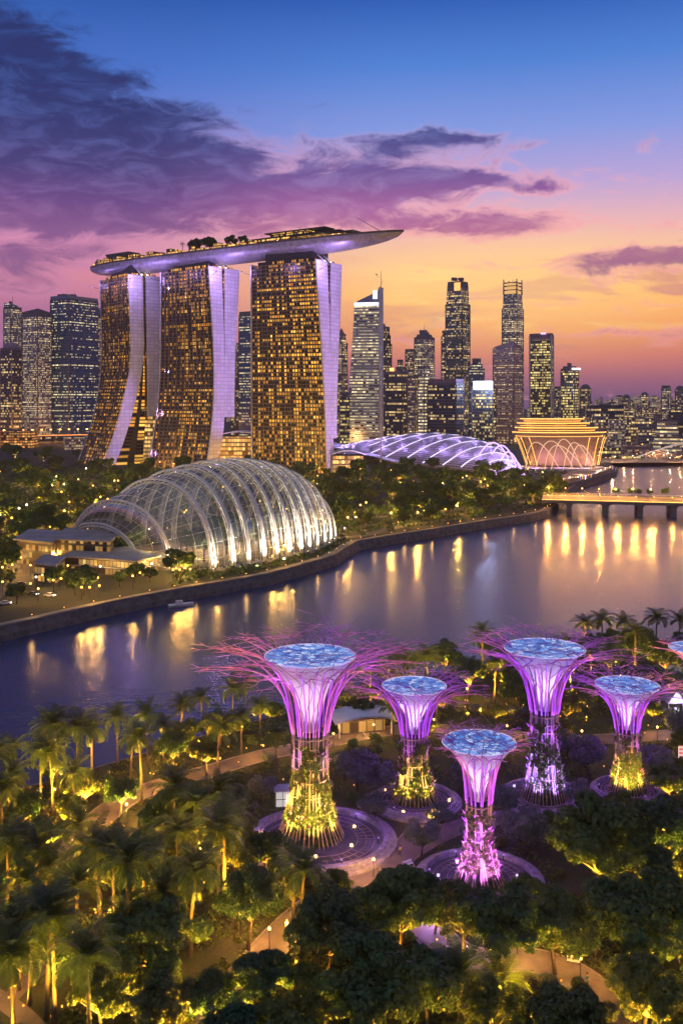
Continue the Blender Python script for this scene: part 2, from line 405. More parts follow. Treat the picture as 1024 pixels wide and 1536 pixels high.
for ti, tw in enumerate((T1, T2, T3)):
    d, th, L, tab = tw['d'], tw['th'], tw['L'], tw['tab']
    xr = tab[0][1]; phi = atan2(xr-CX, FPX); ang = -phi - R(th)
    a = Vector((cos(ang), sin(ang), 0)); bv = Vector((-sin(ang), cos(ang), 0))
    C0 = Vector(((xr-CX)*d/FPX, d, 0)); O = C0 - a*(L/2)      # local origin: middle of front edge
    root = empty('hotel_tower', O, ang, LBL[ti], 'tower', 'three hotel towers carrying the sky deck')
    sth = sin(R(th)); ztop = CAM_H-(tab[0][0]-HOR)*d/FPX
    NZ = 54; zs = [ztop*k/NZ for k in range(NZ+1)]
    def prof(z):
        y = HOR + (CAM_H-z)*FPX/d
        return [(q-xr)*d/FPX/sth for q in lerp_tab(tab, y)]
    P = [prof(z) for z in zs]
    for _ in range(3): P = [P[0]]+[[sum(P[min(max(k+o_, 0), NZ)][c_] for o_ in (-3,-2,-1,0,1,2,3))/7 if 3 <= k <= NZ-3 else P[k][c_] for c_ in range(4)] for k in range(1, NZ)]+[P[NZ]]
    def left_front(z):
        dl = d - L*sin(ang); y = HOR + (CAM_H-z)*FPX/dl
        lt = tw['ltab']; return (lerp_tab(lt, y)[0]-lt[0][1])*dl/FPX/sth
    PL = []; lf_ = [left_front(z) for z in zs]
    for _ in range(3): lf_ = [sum(lf_[min(max(k+o_, 0), NZ)] for o_ in (-3,-2,-1,0,1,2,3))/7 if 3 <= k <= NZ-3 else lf_[k] for k in range(NZ+1)]
    for k, z in enumerate(zs):
        f0 = lf_[k]; PL.append([f0, f0+P[k][1]-P[k][0], P[k][2], P[k][3]])
    def at_u(k, i, u):
        w_ = (u+L/2)/L; return PL[k][i]*(1-w_)+P[k][i]*w_
    tw.update(a=a, b=bv, O=O, ztop=ztop, P=P); HOTEL_C.append(O + bv*22)
    for si, (i0, i1, nm) in enumerate(((0, 1, 'front_slab'), (2, 3, 'rear_slab'))):
        k0 = 0 if si == 0 else (14 if ti < 2 else 9)
        mb = MB()
        for (ii, u0, u1) in ((i0, -L/2, L/2), (i1, L/2, -L/2)):
            off = 0.0
            mb.grid([[(u0, at_u(k, ii, u0), zs[k]), (u1, at_u(k, ii, u1), zs[k])] for k in range(k0, NZ+1)],
                    0, [[(u0+L, zs[k]), (u0+L+abs(u1-u0), zs[k])] for k in range(k0, NZ+1)], smooth=False)
        mb.face([(-L/2, PL[-1][i0], ztop), (L/2, P[-1][i0], ztop), (L/2, P[-1][i1], ztop), (-L/2, PL[-1][i1], ztop)], 1)
        body = mb.obj(nm, [HWIN, ROOF], root)
        # floor ledges and vertical fins, standing proud of the glass
        fb = MB()
        for k in range(k0, NZ+1):
            va, vb_ = PL[k][i0], P[k][i0]
            fb.grid([[(-L/2, va, zs[k]-.31), (L/2, vb_, zs[k]-.31)], [(-L/2, va-.7, zs[k]-.31), (L/2, vb_-.7, zs[k]-.31)], [(-L/2, va-.7, zs[k]+.31), (L/2, vb_-.7, zs[k]+.31)], [(-L/2, va, zs[k]+.31), (L/2, vb_, zs[k]+.31)]], smooth=False)
        fb.obj('floor_ledges', HFIN, body)
        fb = MB(); NU = 13
        for j in range(NU+1):
            u = -L/2 + L*j/NU
            for k in range(k0, NZ, 3):
                k2 = min(k+3, NZ)
                w_ = .34 if j % 1 == 0 else .2
                v0, v1 = at_u(k, i0, u), at_u(k2, i0, u)
                fb.grid([[(u-w_, v0-.02, zs[k]), (u-w_, v0-.95, zs[k]), (u+w_, v0-.95, zs[k]), (u+w_, v0-.02, zs[k])],
                         [(u-w_, v1-.02, zs[k2]), (u-w_, v1-.95, zs[k2]), (u+w_, v1-.95, zs[k2]), (u+w_, v1-.02, zs[k2])]], smooth=False)
        fb.obj('mullions', HFIN, body)
        for s_ in (1, -1):
            eb = MB(); rows = []
            for k in range(k0, NZ+1):
                f_, g_ = (P if s_ > 0 else PL)[k][i0]-1.1, (P if s_ > 0 else PL)[k][i1]+.2
                u0, u1 = s_*L/2+s_*.05, s_*L/2+s_*1.6
                rows.append([(u0, f_, zs[k]), (u1, f_, zs[k]), (u1, g_, zs[k]), (u0, g_, zs[k])])
            eb.grid(rows, closed=True, smooth=False)
            zt = ztop+2.0
            f_, g_ = (P if s_ > 0 else PL)[-1][i0]-1.1, (P if s_ > 0 else PL)[-1][i1]+.2
            eb.grid([rows[-1], [(q[0], q[1], zt) for q in rows[-1]]], closed=True, smooth=False)
            eb.face([(q[0], q[1], zt) for q in rows[-1]])
            if k0: eb.face(list(reversed(rows[0])))
            eb.obj('end_wall', HEND, body)
    # glazed strip between the slabs, set back from the end
    mb = MB()
    mb.grid([[(L/2-6, P[k][1]-.5, zs[k]), (L/2-6, P[k][2]+.5, zs[k])] for k in range(NZ+1)], 0,
            [[(0, zs[k]), (5, zs[k])] for k in range(NZ+1)], smooth=False)
    mb.obj('atrium_glass', PODW if False else HWIN, root)
    # recessed floors and struts between roof and sky deck
    nk = MB(); vm = (P[-1][0]+P[-1][3])/2; dv = P[-1][3]-P[-1][0]
    nk.prism([(-L/2+4, vm-dv*.40), (L/2-4, vm-dv*.40), (L/2-4, vm+dv*.40), (-L/2+4, vm+dv*.40)], ztop+.02, ztop+4.6, 0, 1)
    nk.prism([(-L/2+10, vm-dv*.30), (L/2-9, vm-dv*.30), (L/2-9, vm+dv*.30), (-L/2+10, vm+dv*.30)], ztop+4.62, ztop+14, 1, 1)
    nk.obj('roof_storey', [HWIN, DARK], root)
    for vv in (P[-1][1], P[-1][2]+2):
        sb = MB(); sb.tube([(L/2-1, vv, ztop+1.5), (L/2-5, vv-.6, ztop+6), (L/2-11, vv-2, ztop+11)], .75, 6)
        sb.obj('roof_strut', WHITE, root)
    # small white lamps where the struts rise, and violet floodlights that wash the hull and the end walls
    for vv in (P[-1][1]+1, P[-1][2]+3):
        lb = MB(); lb.lathe([(0, -.5), (.9, -.2), (.9, .6), (0, .9)], 8, (L/2-2.5, vv)); 
        lb.v = [(x, y, z+ztop+3) for x, y, z in lb.v]
        lb.obj('roof_lamp', PALE, root)
    for (hx, hv, pw) in ((L/2+16, vm-26, 0.5e5), (-L/2-8, vm-30, .18e5), (L*.12, vm-32, .12e5)):
        hp = Vector((hx, hv, ztop-5)); lamp('hull_floodlight', hp, pw, (.50,.33,1.0), 2.5, root)
        q = MB(); q.box(hp, (1.2,1.2,.8)); q.tube([hp+Vector((0,0,-.4)), Vector((min(max(hx, -L/2), L/2), vm-20, ztop-9))], .2, 4); q.obj('floodlight_arm', DARK, root)
    # wash on the end walls: violet floodlights facing them (on the neighbouring tower; on a mast for the last tower)
    for fz in ((14, 58, 104, 150, 196) if ti < 2 else (150, 196, 104, 58, 14)):
        k_ = min(int(fz/ztop*NZ), NZ); vmid = (P[k_][0]+P[k_][3])/2
        src = Vector((L/2+52, vmid+3, fz))
        lamp('end_wall_floodlight', src, 0.85e5, (.55,.34,1.0), 1.0, root, spot=74, aim=src+Vector((-52, -3, 6)), blend=.7)
        q = MB(); q.box(src+Vector((1.2,0,0)), (1.0,1.6,1.0)); q.tube([src+Vector((1.5,0,-.5)), src+Vector((3.5,0,-3))], .18, 4); q.obj('wall_light_housing', DARK, root)
p0 = T3['O'] + T3['a']*(T3['L']/2+55) + T3['b']*((T3['P'][0][0]+T3['P'][0][3])/2+3)
fm = empty('floodlight_mast', (p0.x, p0.y, 0), 0, 'very thin tall floodlight mast right of the nearest hotel tower', 'mast')
q = MB(); q.tube([(0,0,0),(0,0,110),(0,0,200)], [.7,.45,.25], 6); q.obj('pole', STEEL, fm)

# --- sky deck: a long boat shaped hull on the three towers
cs = HOTEL_C
a1, a3 = T1['a'], T3['a']
tipL = cs[0] - a1*70 + Vector((-15, -6, 0)); tipR = Vector(((605-CX)*905/FPX, 905, 0))
ctrl = [tipL, cs[0], cs[1], cs[2], tipR]
def cat(pts, t):
    n = len(pts)-1; f = min(max(t, 0), 1)*n; i = min(int(f), n-1); f -= i
    P0 = pts[i-1] if i > 0 else pts[0]*2-pts[1]; P3 = pts[i+2] if i+2 <= n else pts[n]*2-pts[n-1]
    P1, P2 = pts[i], pts[i+1]
    return ((P1*2) + (P2-P0)*f + (P0*2-P1*5+P2*4-P3)*f*f + (P1*3-P0-P2*3+P3)*f**3)*.5
NS = 70; ZD = 233.0
m, t, p = newmat('hull_cladding'); HULL = m
tcn = t.nodes.new('ShaderNodeTexCoord'); n1 = noise(t, tcn.outputs['Object'], .25, 4, .6)
t.links.new(mixc(t, n1.smooth(.35,.65), (.28,.27,.31), (.42,.40,.46)), p.inputs['Base Color']); p.inputs['Metallic'].default_value = .35; p.inputs['Roughness'].default_value = .42
hull = MB(); rim = MB(); deck = MB(); rows = []; SP = []
for k in range(NS+1):
    s_ = k/NS; c = cat(ctrl, s_); tg = (cat(ctrl, min(1, s_+.01))-cat(ctrl, max(0, s_-.01))).normalized(); nn = Vector((-tg.y, tg.x, 0))
    e = abs(2*s_-1); w = 20.0*max(0.0, 1-e**3.6)**.62 + .25
    hh = 13.5*max(0.0, 1-e**5)**.6 + .5
    zc = ZD + (2.2 if False else 0)
    SP.append((c, tg, nn, w, s_))
    rows.append([c + nn*(-w*cos(pi*q/12)) + Vector((0, 0, zc-hh*sin(pi*q/12)**.75)) for q in range(13)])
hull.grid(rows)
sd = empty('sky_deck', (0, 0, 0), 0, 'long boat shaped roof terrace spanning the tops of the three hotel towers', 'roof deck')
hull.obj('hull', HULL, sd)
deck.grid([[c-nn*(w-.3)+Vector((0,0,ZD-.2)), c+nn*(w-.3)+Vector((0,0,ZD-.2))] for c, tg, nn, w, s_ in SP], smooth=False)
deck.obj('deck_floor', CONC, sd)
rim.grid([[c-nn*(w+.1)+Vector((0,0,ZD-.6)), c-nn*(w+.35)+Vector((0,0,ZD+1.3)), c-nn*(w-.3)+Vector((0,0,ZD+1.3)), c-nn*(w-.3)+Vector((0,0,ZD-.2))] for c, tg, nn, w, s_ in SP], smooth=False)
rim.grid([[c+nn*(w+.1)+Vector((0,0,ZD-.6)), c+nn*(w+.35)+Vector((0,0,ZD+1.3)), c+nn*(w-.3)+Vector((0,0,ZD+1.3)), c+nn*(w-.3)+Vector((0,0,ZD-.2))] for c, tg, nn, w, s_ in SP], smooth=False)
rim.obj('parapet', mat('parapet_bronze', (.10,.085,.09), .5, .3), sd)
def deckpt(s_, off, z=0.0):
    k = min(int(s_*NS), NS-1); f = s_*NS-k
    c = SP[k][0].lerp(SP[k+1][0], f); return c + SP[k][2]*(off*SP[k][3]) + Vector((0, 0, ZD+z)), SP[k][1]
# lit terraces on the deck
TERW = winmat('terrace_glass', (.10,.06,.03), (.05,.03,.02), (1.0,.45,.07), (1.0,.62,.18), .75, 2.2, 2.4, 3.0, .1, (.08,.92), (.12,.8), .3)
ring = MB()
for k in range(3, 47):
    c, tg, nn, w, s_ = SP[k]; c2, _, n2, w2, _ = SP[k+1]
    h = 5.2+2.2*sin(k*1.3)
    if k % 5 == 4: continue
    A, B = c-nn*(w*.86), c2-n2*(w2*.86); A2, B2 = c-nn*(w*.1), c2-n2*(w2*.1)
    ring.prism([(A.x,A.y),(B.x,B.y),(B2.x,B2.y),(A2.x,A2.y)], ZD-.15, ZD+h, 0, 1, u0=k*7.0)
ring.obj('lit_terraces', [TERW, ROOF], sd)
def deckblock(name, s0, s1, o0, o1, z0, z1, mats, n=6, over=0.0):
    q = MB(); F = [deckpt(s0+(s1-s0)*i/n, o0)[0] for i in range(n+1)]; Bk = [deckpt(s0+(s1-s0)*i/n, o1)[0] for i in range(n+1)]
    q.prism([(v.x, v.y) for v in F] + [(v.x, v.y) for v in reversed(Bk)], ZD+z0, ZD+z1, 0, 1)
    return q.obj(name, mats, sd)
deckblock('restaurant', .56, .83, -.5, .3, -.1, 6.0, [TERW, ROOF])
deckblock('restaurant_roof', .66, .87, -.62, .4, 6.4, 7.2, [DARK, DARK])
deckblock('upper_pavilion', .70, .79, -.4, .3, 7.25, 11.0, [TERW, ROOF])
deckblock('pavilion_roof', .69, .835, -.55, .42, 11.05, 12.0, [DARK, DARK])
deckblock('bow_canopy', .76, .90, -.7, .55, 4.0, 5.2, [DARK, DARK])
deckblock('bow_cabin', .78, .88, -.55, .4, -.1, 3.95, [TERW, ROOF])
# flared dark roof hut near the left end
c, tg = deckpt(.2, 0.0); q = MB(); an = atan2(tg.y, tg.x)
q.prism([(c.x+cos(an)*u-sin(an)*v, c.y+sin(an)*u+cos(an)*v) for u, v in ((-11,-7),(11,-7),(11,7),(-11,7))], ZD-.1, ZD+12.5, 0, 0, scale=1.0,
        poly2=[(c.x+cos(an)*u-sin(an)*v, c.y+sin(an)*u+cos(an)*v) for u, v in ((-20,-9),(22,-9),(22,9),(-20,9))])
q.obj('plant_hut', mat('hut_cladding', (.10,.105,.115), .6), sd)
q = MB(); pA = deckpt(.955, 0, 1)[0]; q.tube([pA, pA+Vector((-14,6,9)), pA+Vector((-26,11,17))], [.35,.25,.12], 5); q.obj('lightning_boom', DARK, sd)
q = MB(); pA = deckpt(.76, 0, 11.9)[0]; q.tube([pA, pA+Vector((0,0,4.5))], [.4,.15], 5); q.obj('mast', DARK, sd)
for s_ in (.06,.11,.16,.24,.29,.36,.44,.52,.60,.66,.73,.86):
    pp, _ = deckpt(s_, -.84, 2.2)
    lamp('deck_lamp_light', pp, 900, (1.0,.5,.12), .4, sd)
    q = MB(); q.tube([pp-Vector((0,0,2.3)), pp], .12, 5); q.lathe([(0,-.3),(.45,0),(0,.45)], 6, (pp.x, pp.y)); n_ = 18
    q.v = q.v[:-n_]+[(x, y, z+pp.z) for x, y, z in q.v[-n_:]]
    q.obj('deck_lamp', WARM, sd)

# --- lit podium building running between and behind the towers
def podium(px0, px1, pytop, d, label, dep=34, dome=True):
    A, B = AT(px0, HOR, d), AT(px1, HOR, d); zt = CAM_H-(pytop-HOR)*d/FPX
    o = empty('hotel_podium', (A.x, d, 0), 0, label, 'podium', 'glowing podium halls at the feet of the hotel towers')
    w = B.x-A.x; q = MB(); q.prism([(0,0),(w,0),(w,dep),(0,dep)], -.1, zt, 0, 1); q.obj('glass_hall', [PODW, ROOF], o)
    r_ = MB(); rows = []
    for i in range(9):
        x = -2+(w+4)*i/8
        z = zt + 1.0 + 4.0*sin(pi*i/8)
        rows.append([(x, -3, z-.1), (x, -3, z+1.0), (x, dep+2, z+1.0), (x, dep+2, z-.1)])
    r_.grid(rows, closed=True, smooth=False); r_.obj('curved_roof', HEND, o)
    f = MB(); nfl = max(2, int(zt/4.6))
    for k in range(1, nfl): f.box((w/2, -.3, k*4.6), (w, .6, .5))
    for k in range(int(w/6)+1): f.box((k*6.0, -.32, zt/2), (.4, .64, zt))
    f.obj('frame', HFIN, o)
podium(206, 244, 622, 1100, 'glowing glass hall between the left and middle hotel towers')
podium(330, 388, 655, 1035, 'glowing glass hall with curved roof between the middle and right hotel towers')
podium(499, 545, 684, 960, 'low glowing hall right of the nearest hotel tower')
# ================================================================ SKYLINE
WOFF = winmat('office_windows', (.16,.17,.22), (.06,.075,.11), (1.0,.60,.18), (1.0,.76,.34), .48, 1.6, 3.6, 4.4, .40)
WBLUE = winmat('blue_glass_windows', (.05,.11,.24), (.035,.08,.19), (1.0,.72,.30), (.95,.85,.50), .34, 1.7, 3.4, 5.0, .50, (.06,.94), (.34,.72))
WPALE = winmat('pale_office_windows', (.32,.30,.34), (.09,.09,.12), (1.0,.68,.26), (1.0,.80,.46), .60, 1.4, 3.2, 3.9, .38, (.12,.88), (.3,.8))
WDARK = winmat('dark_office_windows', (.055,.06,.09), (.03,.04,.065), (1.0,.62,.18), (1.0,.74,.34), .34, 1.8, 3.8, 4.6, .40)
WBRIGHT = winmat('bright_floor_windows', (.40,.38,.38), (.10,.09,.08), (1.0,.74,.32), (1.0,.84,.52), .82, 1.45, 5.0, 5.2, .3, (.03,.97), (.38,.82))
WBROWN = winmat('brown_office_windows', (.30,.21,.22), (.09,.075,.10), (1.0,.62,.22), (1.0,.75,.4), .50, 1.5, 3.2, 4.0, .35, (.14,.86), (.3,.78))
WGOLD = winmat('gold_office_windows', (.09,.09,.09), (.045,.05,.06), (1.0,.70,.16), (1.0,.80,.34), .62, 1.7, 3.0, 4.6, .38)
VIOLET = glow('violet_roof_light', (.62,.30,1.0), 1.6)
BLUEW = glow('blue_white_sign', (.62,.74,1.0), 5.0)
PARAP = mat('roof_parapet', (.13,.12,.15), .7, 0, .2, .1)
LILACW = mat('lilac_stone', (.50,.46,.54), .7, 0, .08, .05)
SKYG = 'high-rise towers of the skyline'
def footprint(W_, lf=.5, th=32.0):
    """rectangle turned so that its left and right faces take lf and 1-lf of the seen width; corner nearest the viewer at the origin"""
    t_ = R(th); a = W_*lf/cos(t_); b_ = W_*(1-lf)/sin(t_)
    if lf > .985: return [(-W_/2, 0), (W_/2, 0), (W_/2, W_*.8), (-W_/2, W_*.8)]
    A = (-cos(t_)*a, sin(t_)*a); B = (sin(t_)*b_, cos(t_)*b_)
    return [(0, 0), B, (A[0]+B[0], A[1]+B[1]), A]
def scaled(poly, s, sy=None):
    cx_ = sum(q[0] for q in poly)/len(poly); cy_ = sum(q[1] for q in poly)/len(poly)
    return [(cx_+(q[0]-cx_)*s, cy_+(q[1]-cy_)*(sy or s)) for q in poly]
def ztop_(py, d): return CAM_H-(py-HOR)*d/FPX
def tower(x0, x1, ytop, d, m_, label, lf=.6, th=32.0, cat='skyscraper', name='skyscraper', taper=1.0, parapet=3.5, group=SKYG, pmat=None, steps=()):
    """steps: [(fraction of height, scale)] set-backs going up"""
    W_ = (x1-x0)*d/FPX; H = ztop_(ytop, d); poly = footprint(W_, lf, th)
    xm = (x0+x1)/2; cxl = (min(q[0] for q in poly)+max(q[0] for q in poly))/2
    root = empty(name, ((xm-CX)*d/FPX-cxl, d, 0), 0, label, cat, group)
    z0 = -.1; cur = poly; b_ = MB()
    for fr, sc in list(steps)+[(1.0, None)]:
        z1 = H*fr; nx = scaled(cur, taper) if taper != 1 else cur
        b_.prism(cur, z0, z1, 0, 1, poly2=nx); cur = nx
        if sc: cur = scaled(cur, sc); z0 = z1-.05
    body = b_.obj('body', [m_, ROOF], root)
    pb = MB()
    if parapet:
        outer = scaled(cur, 1.015); pb.prism(outer, H-.6, H+parapet, 0, 0); pb.obj('parapet', pmat or PARAP, root)
    # corner piers run up every corner of the lowest stage
    cb = MB(); f0 = (list(steps)+[(1.0, None)])[0][0]
    for q in poly: cb.box((q[0], q[1], H*f0/2), (1.3, 1.3, H*f0))
    if taper == 1.0: cb.obj('corner_piers', PARAP, root)
    return root, cur, H, body
def roofbits(root, poly, H, n=3, mast=None):
    cx_ = sum(q[0] for q in poly)/4; cy_ = sum(q[1] for q in poly)/4; w = abs(max(q[0] for q in poly)-min(q[0] for q in poly))
    q = MB()
    for i in range(n):
        q.box((cx_+rnd.uniform(-.25,.25)*w, cy_+rnd.uniform(-.2,.2)*w, H+3.5+rnd.uniform(1,3)), (w*rnd.uniform(.12,.3), w*rnd.uniform(.12,.3), rnd.uniform(4,9)), rnd.random())
    q.obj('roof_plant', PARAP, root)
    if mast:
        q = MB(); q.tube([(cx_, cy_, H), (cx_, cy_, H+mast*.5), (cx_, cy_, H+mast)], [.8,.5,.15], 5); q.obj('antenna', DARK, root)

# ---- left of the hotel
r_, q, H, b_ = tower(-4, 28, 524, 1700, WDARK, 'dark tower with rounded mauve cap at the left edge of the photo', .7)
k = MB(); cc = scaled(q, .78); k.prism(cc, H, H+9, 0, 0, poly2=scaled(cc, .9)); k.prism(scaled(cc, .9), H+9, H+13, 0, 0, poly2=scaled(cc, .45)); k.obj('rounded_cap', mat('mauve_cap', (.30,.20,.26), .6), r_)
r_, q, H, b_ = tower(3, 27, 462, 1950, WPALE, 'pale lit tower rising behind the dark capped one at far left', .55)
k = MB(); c0 = scaled(q, .94); k.prism(c0, H, [H+8,H+4,H+10,H+12], 0, 1); k.obj('slanted_crown', WBLUE, r_); roofbits(r_, q, H+6, 1, 22)
r_, q, H, b_ = tower(28, 71, 474, 1760, WPALE, 'grey office tower with slanting blank crown between two neighbours at left', .68)
k = MB(); k.prism(scaled(q, 1.02), H, [H+14,H+8,H+8,H+9], 0, 0); k.obj('slanted_crown', PARAP, r_)
r_, q, H, b_ = tower(70, 134, 450, 1780, WBLUE, 'tall blue glass office tower with two faces, left of the hotel', .52, 30)
k = MB(); k.prism(scaled(q, .995), H, H+9, 0, 1); k.obj('glass_crown', mat('blue_crown', (.12,.18,.30), .25, .3), r_); roofbits(r_, q, H+5, 4, 14)
r_, q, H, b_ = tower(133, 158, 476, 1880, WBROWN, 'ribbed mauve tower half hidden by the leftmost hotel tower', .45)
k = MB(); k.prism(q, H, [H+4,H+20,H+22,H+16], 0, 0, poly2=scaled(q, .86)); k.obj('sloped_crown', PARAP, r_)
# ---- glimpsed between the hotel towers
tower(236, 246, 512, 1900, WBLUE, 'narrow slice of blue tower seen between left and middle hotel towers', .6)
r_, q, H, b_ = tower(357, 386, 474, 1780, WBLUE, 'blue tower seen between the middle and right hotel towers', .66); roofbits(r_, q, H, 3, 10)
k = MB(); k.prism(scaled(q, .96), H, H+9, 0, 1); k.obj('glass_crown', PARAP, r_)
tower(346, 359, 517, 1850, WDARK, 'low dark tower beside the blue one between the hotel towers', .6)
r_, q, H, b_ = tower(503, 521, 503, 1850, WOFF, 'slim tower with stepped pointed top right of the hotel', .55, steps=[(.93,.75)])
k = MB(); k.prism(scaled(q, .7), H+3, H+14, 0, 0, scale=.15); k.obj('spire', PARAP, r_)
tower(509, 524, 592, 1500, WGOLD, 'short gold lit block behind the purple shell roof, beside the hotel', .7)
# ---- bright banded tower with sail top
d = 1640
root = empty('skyscraper', ((543-CX)*d/FPX, d, 0), 0, 'bright banded tower with a sail shaped top and pale right edge', 'skyscraper', SKYG)
sc_ = d/FPX
def pxl(x): return (x-543)*sc_
prof_ = [(650,514,567),(602,515,567.5),(601,522,567.8),(560,525,568),(520,528,568),(480,530.5,568),(456,531.5,568)]
q = MB()
for (y0, a0, b0), (y1, a1_, b1) in zip(prof_, prof_[1:]):
    z0, z1 = ztop_(y0, d), ztop_(y1, d)
    q.prism([(pxl(a0),0),(pxl(b0),-8),(pxl(b0)+6,34),(pxl(a0)+6,40)], z0 if y0 < 650 else -.1, z1, 0, 1,
            poly2=[(pxl(a1_),0),(pxl(b1),-8),(pxl(b1)+6,34),(pxl(a1_)+6,40)])
q.obj('body', [WBRIGHT, ROOF], root)
q = MB()
for i in range(46):
    z = 12+i*(ztop_(458, d)-14)/46; y = HOR+(CAM_H-z)*FPX/d; a0 = lerp_tab([(p_[0], p_[1]) for p_ in reversed(prof_)], y)[0]
    q.face([(pxl(a0)-.6,-.8,z),(pxl(567.5),-8.8,z),(pxl(567.5),-8.8,z+1.5),(pxl(a0)-.6,-.8,z+1.5)]); 
    q.face([(pxl(a0)-.6,-.8,z+1.5),(pxl(567.5),-8.8,z+1.5),(pxl(567.5),-7.9,z+1.5),(pxl(a0)-.6,.1,z+1.5)])
q.obj('floor_bands', mat('pale_bands', (.62,.58,.52), .5), root)
q = MB(); q.prism([(pxl(567.5),-9.5),(pxl(574.5),-6),(pxl(574.5),30),(pxl(567.5),30)], -.1, ztop_(432, d), 0, 0); q.obj('edge_pylon', LILACW, root)
q = MB(); zc = ztop_(456, d)
q.prism([(pxl(531.5),0),(pxl(567.4),-8),(pxl(567.4)+4,30),(pxl(531.5)+4,36)], zc, [zc+6, ztop_(437, d), ztop_(437, d), zc+8], 0, 0,
        poly2=[(pxl(537),2),(pxl(567.4),-7),(pxl(567.4),28),(pxl(539),30)]); q.obj('sail_top', mat('sail_glass', (.16,.17,.26), .2, .4), root)
q = MB(); q.face([(pxl(531),-1.2,zc-3),(pxl(567.3),-9.4,zc-3),(pxl(567.3),-9.4,zc+2),(pxl(531),-1.2,zc+2)]); q.face([(pxl(531),-1.0,zc+2),(pxl(567.3),-9.2,zc+2),(pxl(567.3),-8.0,zc+2),(pxl(531),.2,zc+2)])
q.box((pxl(562), -9.2, zc+15), (7, 1.2, 14)); q.obj('crown_light', glow('white_crown_light', (.85,.88,1.0), 2.2), root)
q = MB(); q.tube([(pxl(567),0,ztop_(437,d)),(pxl(571),0,ztop_(428,d)),(pxl(574),0,ztop_(420,d))], [.9,.5,.2], 5); q.obj('antenna', DARK, root)
r_, q, H, b_ = tower(568, 588, 492, 1800, WDARK, 'dark stepped tower standing behind the bright banded one', .5, steps=[(.86,.86),(.94,.8)]); roofbits(r_, q, H, 1, 12)
# ---- middle cluster
r_, q, H, b_ = tower(578, 613, 560, 1560, WDARK, 'dark broad block with amber windows behind the purple shell roof', .72); 
k = MB(); k.box((sum(a[0] for a in q)/4-9, -2+sum(a[1] for a in q)/4-20, H+6), (6, 3, 5)); k.obj('orange_roof_light', glow('orange_light', (1.0,.4,.08), 4.0), r_)
r_, q, H, b_ = tower(594, 607, 542, 1850, WOFF, 'small tower with stepped roof behind the dark broad block', .6, steps=[(.93,.7)])
r_, q, H, b_ = tower(608, 626, 526, 1900, WBROWN, 'plain brown tower beside the round shouldered tower', .6)
r_, q, H, b_ = tower(622, 653, 508, 1820, WPALE, 'round shouldered tower with small roof drum in the middle cluster', .62)
k = MB(); k.prism(scaled(q, .9), H, H+9, 0, 0, scale=.8); k.prism(scaled(q, .5), H+9, H+14, 0, 0, scale=.9); k.obj('roof_drum', PARAP, r_); roofbits(r_, scaled(q,.6), H+9, 2, 22)
r_, q, H, b_ = tower(611, 629, 566, 1540, WBROWN, 'mauve ribbed block left of the slim bright one', .6)
r_, q, H, b_ = tower(627, 645, 553, 1530, WBRIGHT, 'slim bright block lit on every floor in the middle cluster', .5, 40)
r_, q, H, b_ = tower(643, 698, 577, 1480, WDARK, 'wide dark office block with mauve roof left of the lit sign', .74)
k = MB(); k.prism(scaled(q, .97), H+.2, H+9, 0, 0); k.obj('roof_storey', mat('mauve_roof', (.22,.13,.19), .6), r_)
r_, q, H, b_ = tower(662, 674, 498, 1980, WOFF, 'thin tower tucked against the left side of the tallest square tower', .6, steps=[(.96,.8)])
r_, q, H, b_ = tower(669.5, 707.5, 455, 1900, WOFF, 'tall blue grey tower with chamfered shoulders and amber beacon', .62, 34, parapet=0)
k = MB(); k.prism(scaled(q, .94), H-.5, H+32, 0, 1, poly2=scaled(q, .87)); k.prism(scaled(q, .87), H+32, H+45, 1, 1, poly2=scaled(q, .82)); k.obj('upper_stage', [WOFF, PARAP], r_)
k = MB(); qq = scaled(q, .86); A_, B_ = Vector((*qq[3], 0)), Vector((*qq[0], 0)); n_ = Vector(((B_-A_).y, -(B_-A_).x, 0)).normalized()
A2, B2 = A_.lerp(B_, .5)+n_*1.2, A_.lerp(B_, .9)+n_*1.2
k.prism([(A2.x,A2.y),(B2.x,B2.y),(B2.x-n_.x*2,B2.y-n_.y*2),(A2.x-n_.x*2,A2.y-n_.y*2)], H+26, H+42, 0, 0); k.obj('beacon', glow('amber_beacon', (1.0,.42,.12), 1.8), r_)
roofbits(r_, scaled(q, .8), H+45, 3, 6)
k = MB()
for i in range(8): k.prism(scaled(q, 1.01), 30+i*H/8, 32+i*H/8, 0, 0)
k.tube([(q[0][0]-.4, q[0][1]-.6, 20), (q[0][0]-.4, q[0][1]-.6, H-10)], .6, 4); k.obj('mechanical_bands', DARK, r_)
tower(704, 728, 540, 1820, WBLUE, 'stepped blue tower right of the tall beacon tower', .62, steps=[(.9,.82),(.95,.7)])
r_, q, H, b_ = tower(709.5, 745, 583, 1500, WGOLD, 'squat gold windowed block topped by a glowing white sign', .82)
k = MB(); A_, B_ = Vector((*q[3], 0)), Vector((*q[0], 0)); n_ = Vector(((B_-A_).y, -(B_-A_).x, 0)).normalized()
A2, B2 = A_.lerp(B_, .1)+n_*1.5, A_.lerp(B_, .99)+n_*1.5
k.prism([(A2.x,A2.y),(B2.x,B2.y),(B2.x-n_.x*2,B2.y-n_.y*2),(A2.x-n_.x*2,A2.y-n_.y*2)], H-1, H+12, 0, 0); k.obj('lit_sign', BLUEW, r_)
lamp('sign_spill', (A2.x*.5+B2.x*.5, -14, H+4), 1.5e5, (.4,.55,1.0), 3.0, r_)
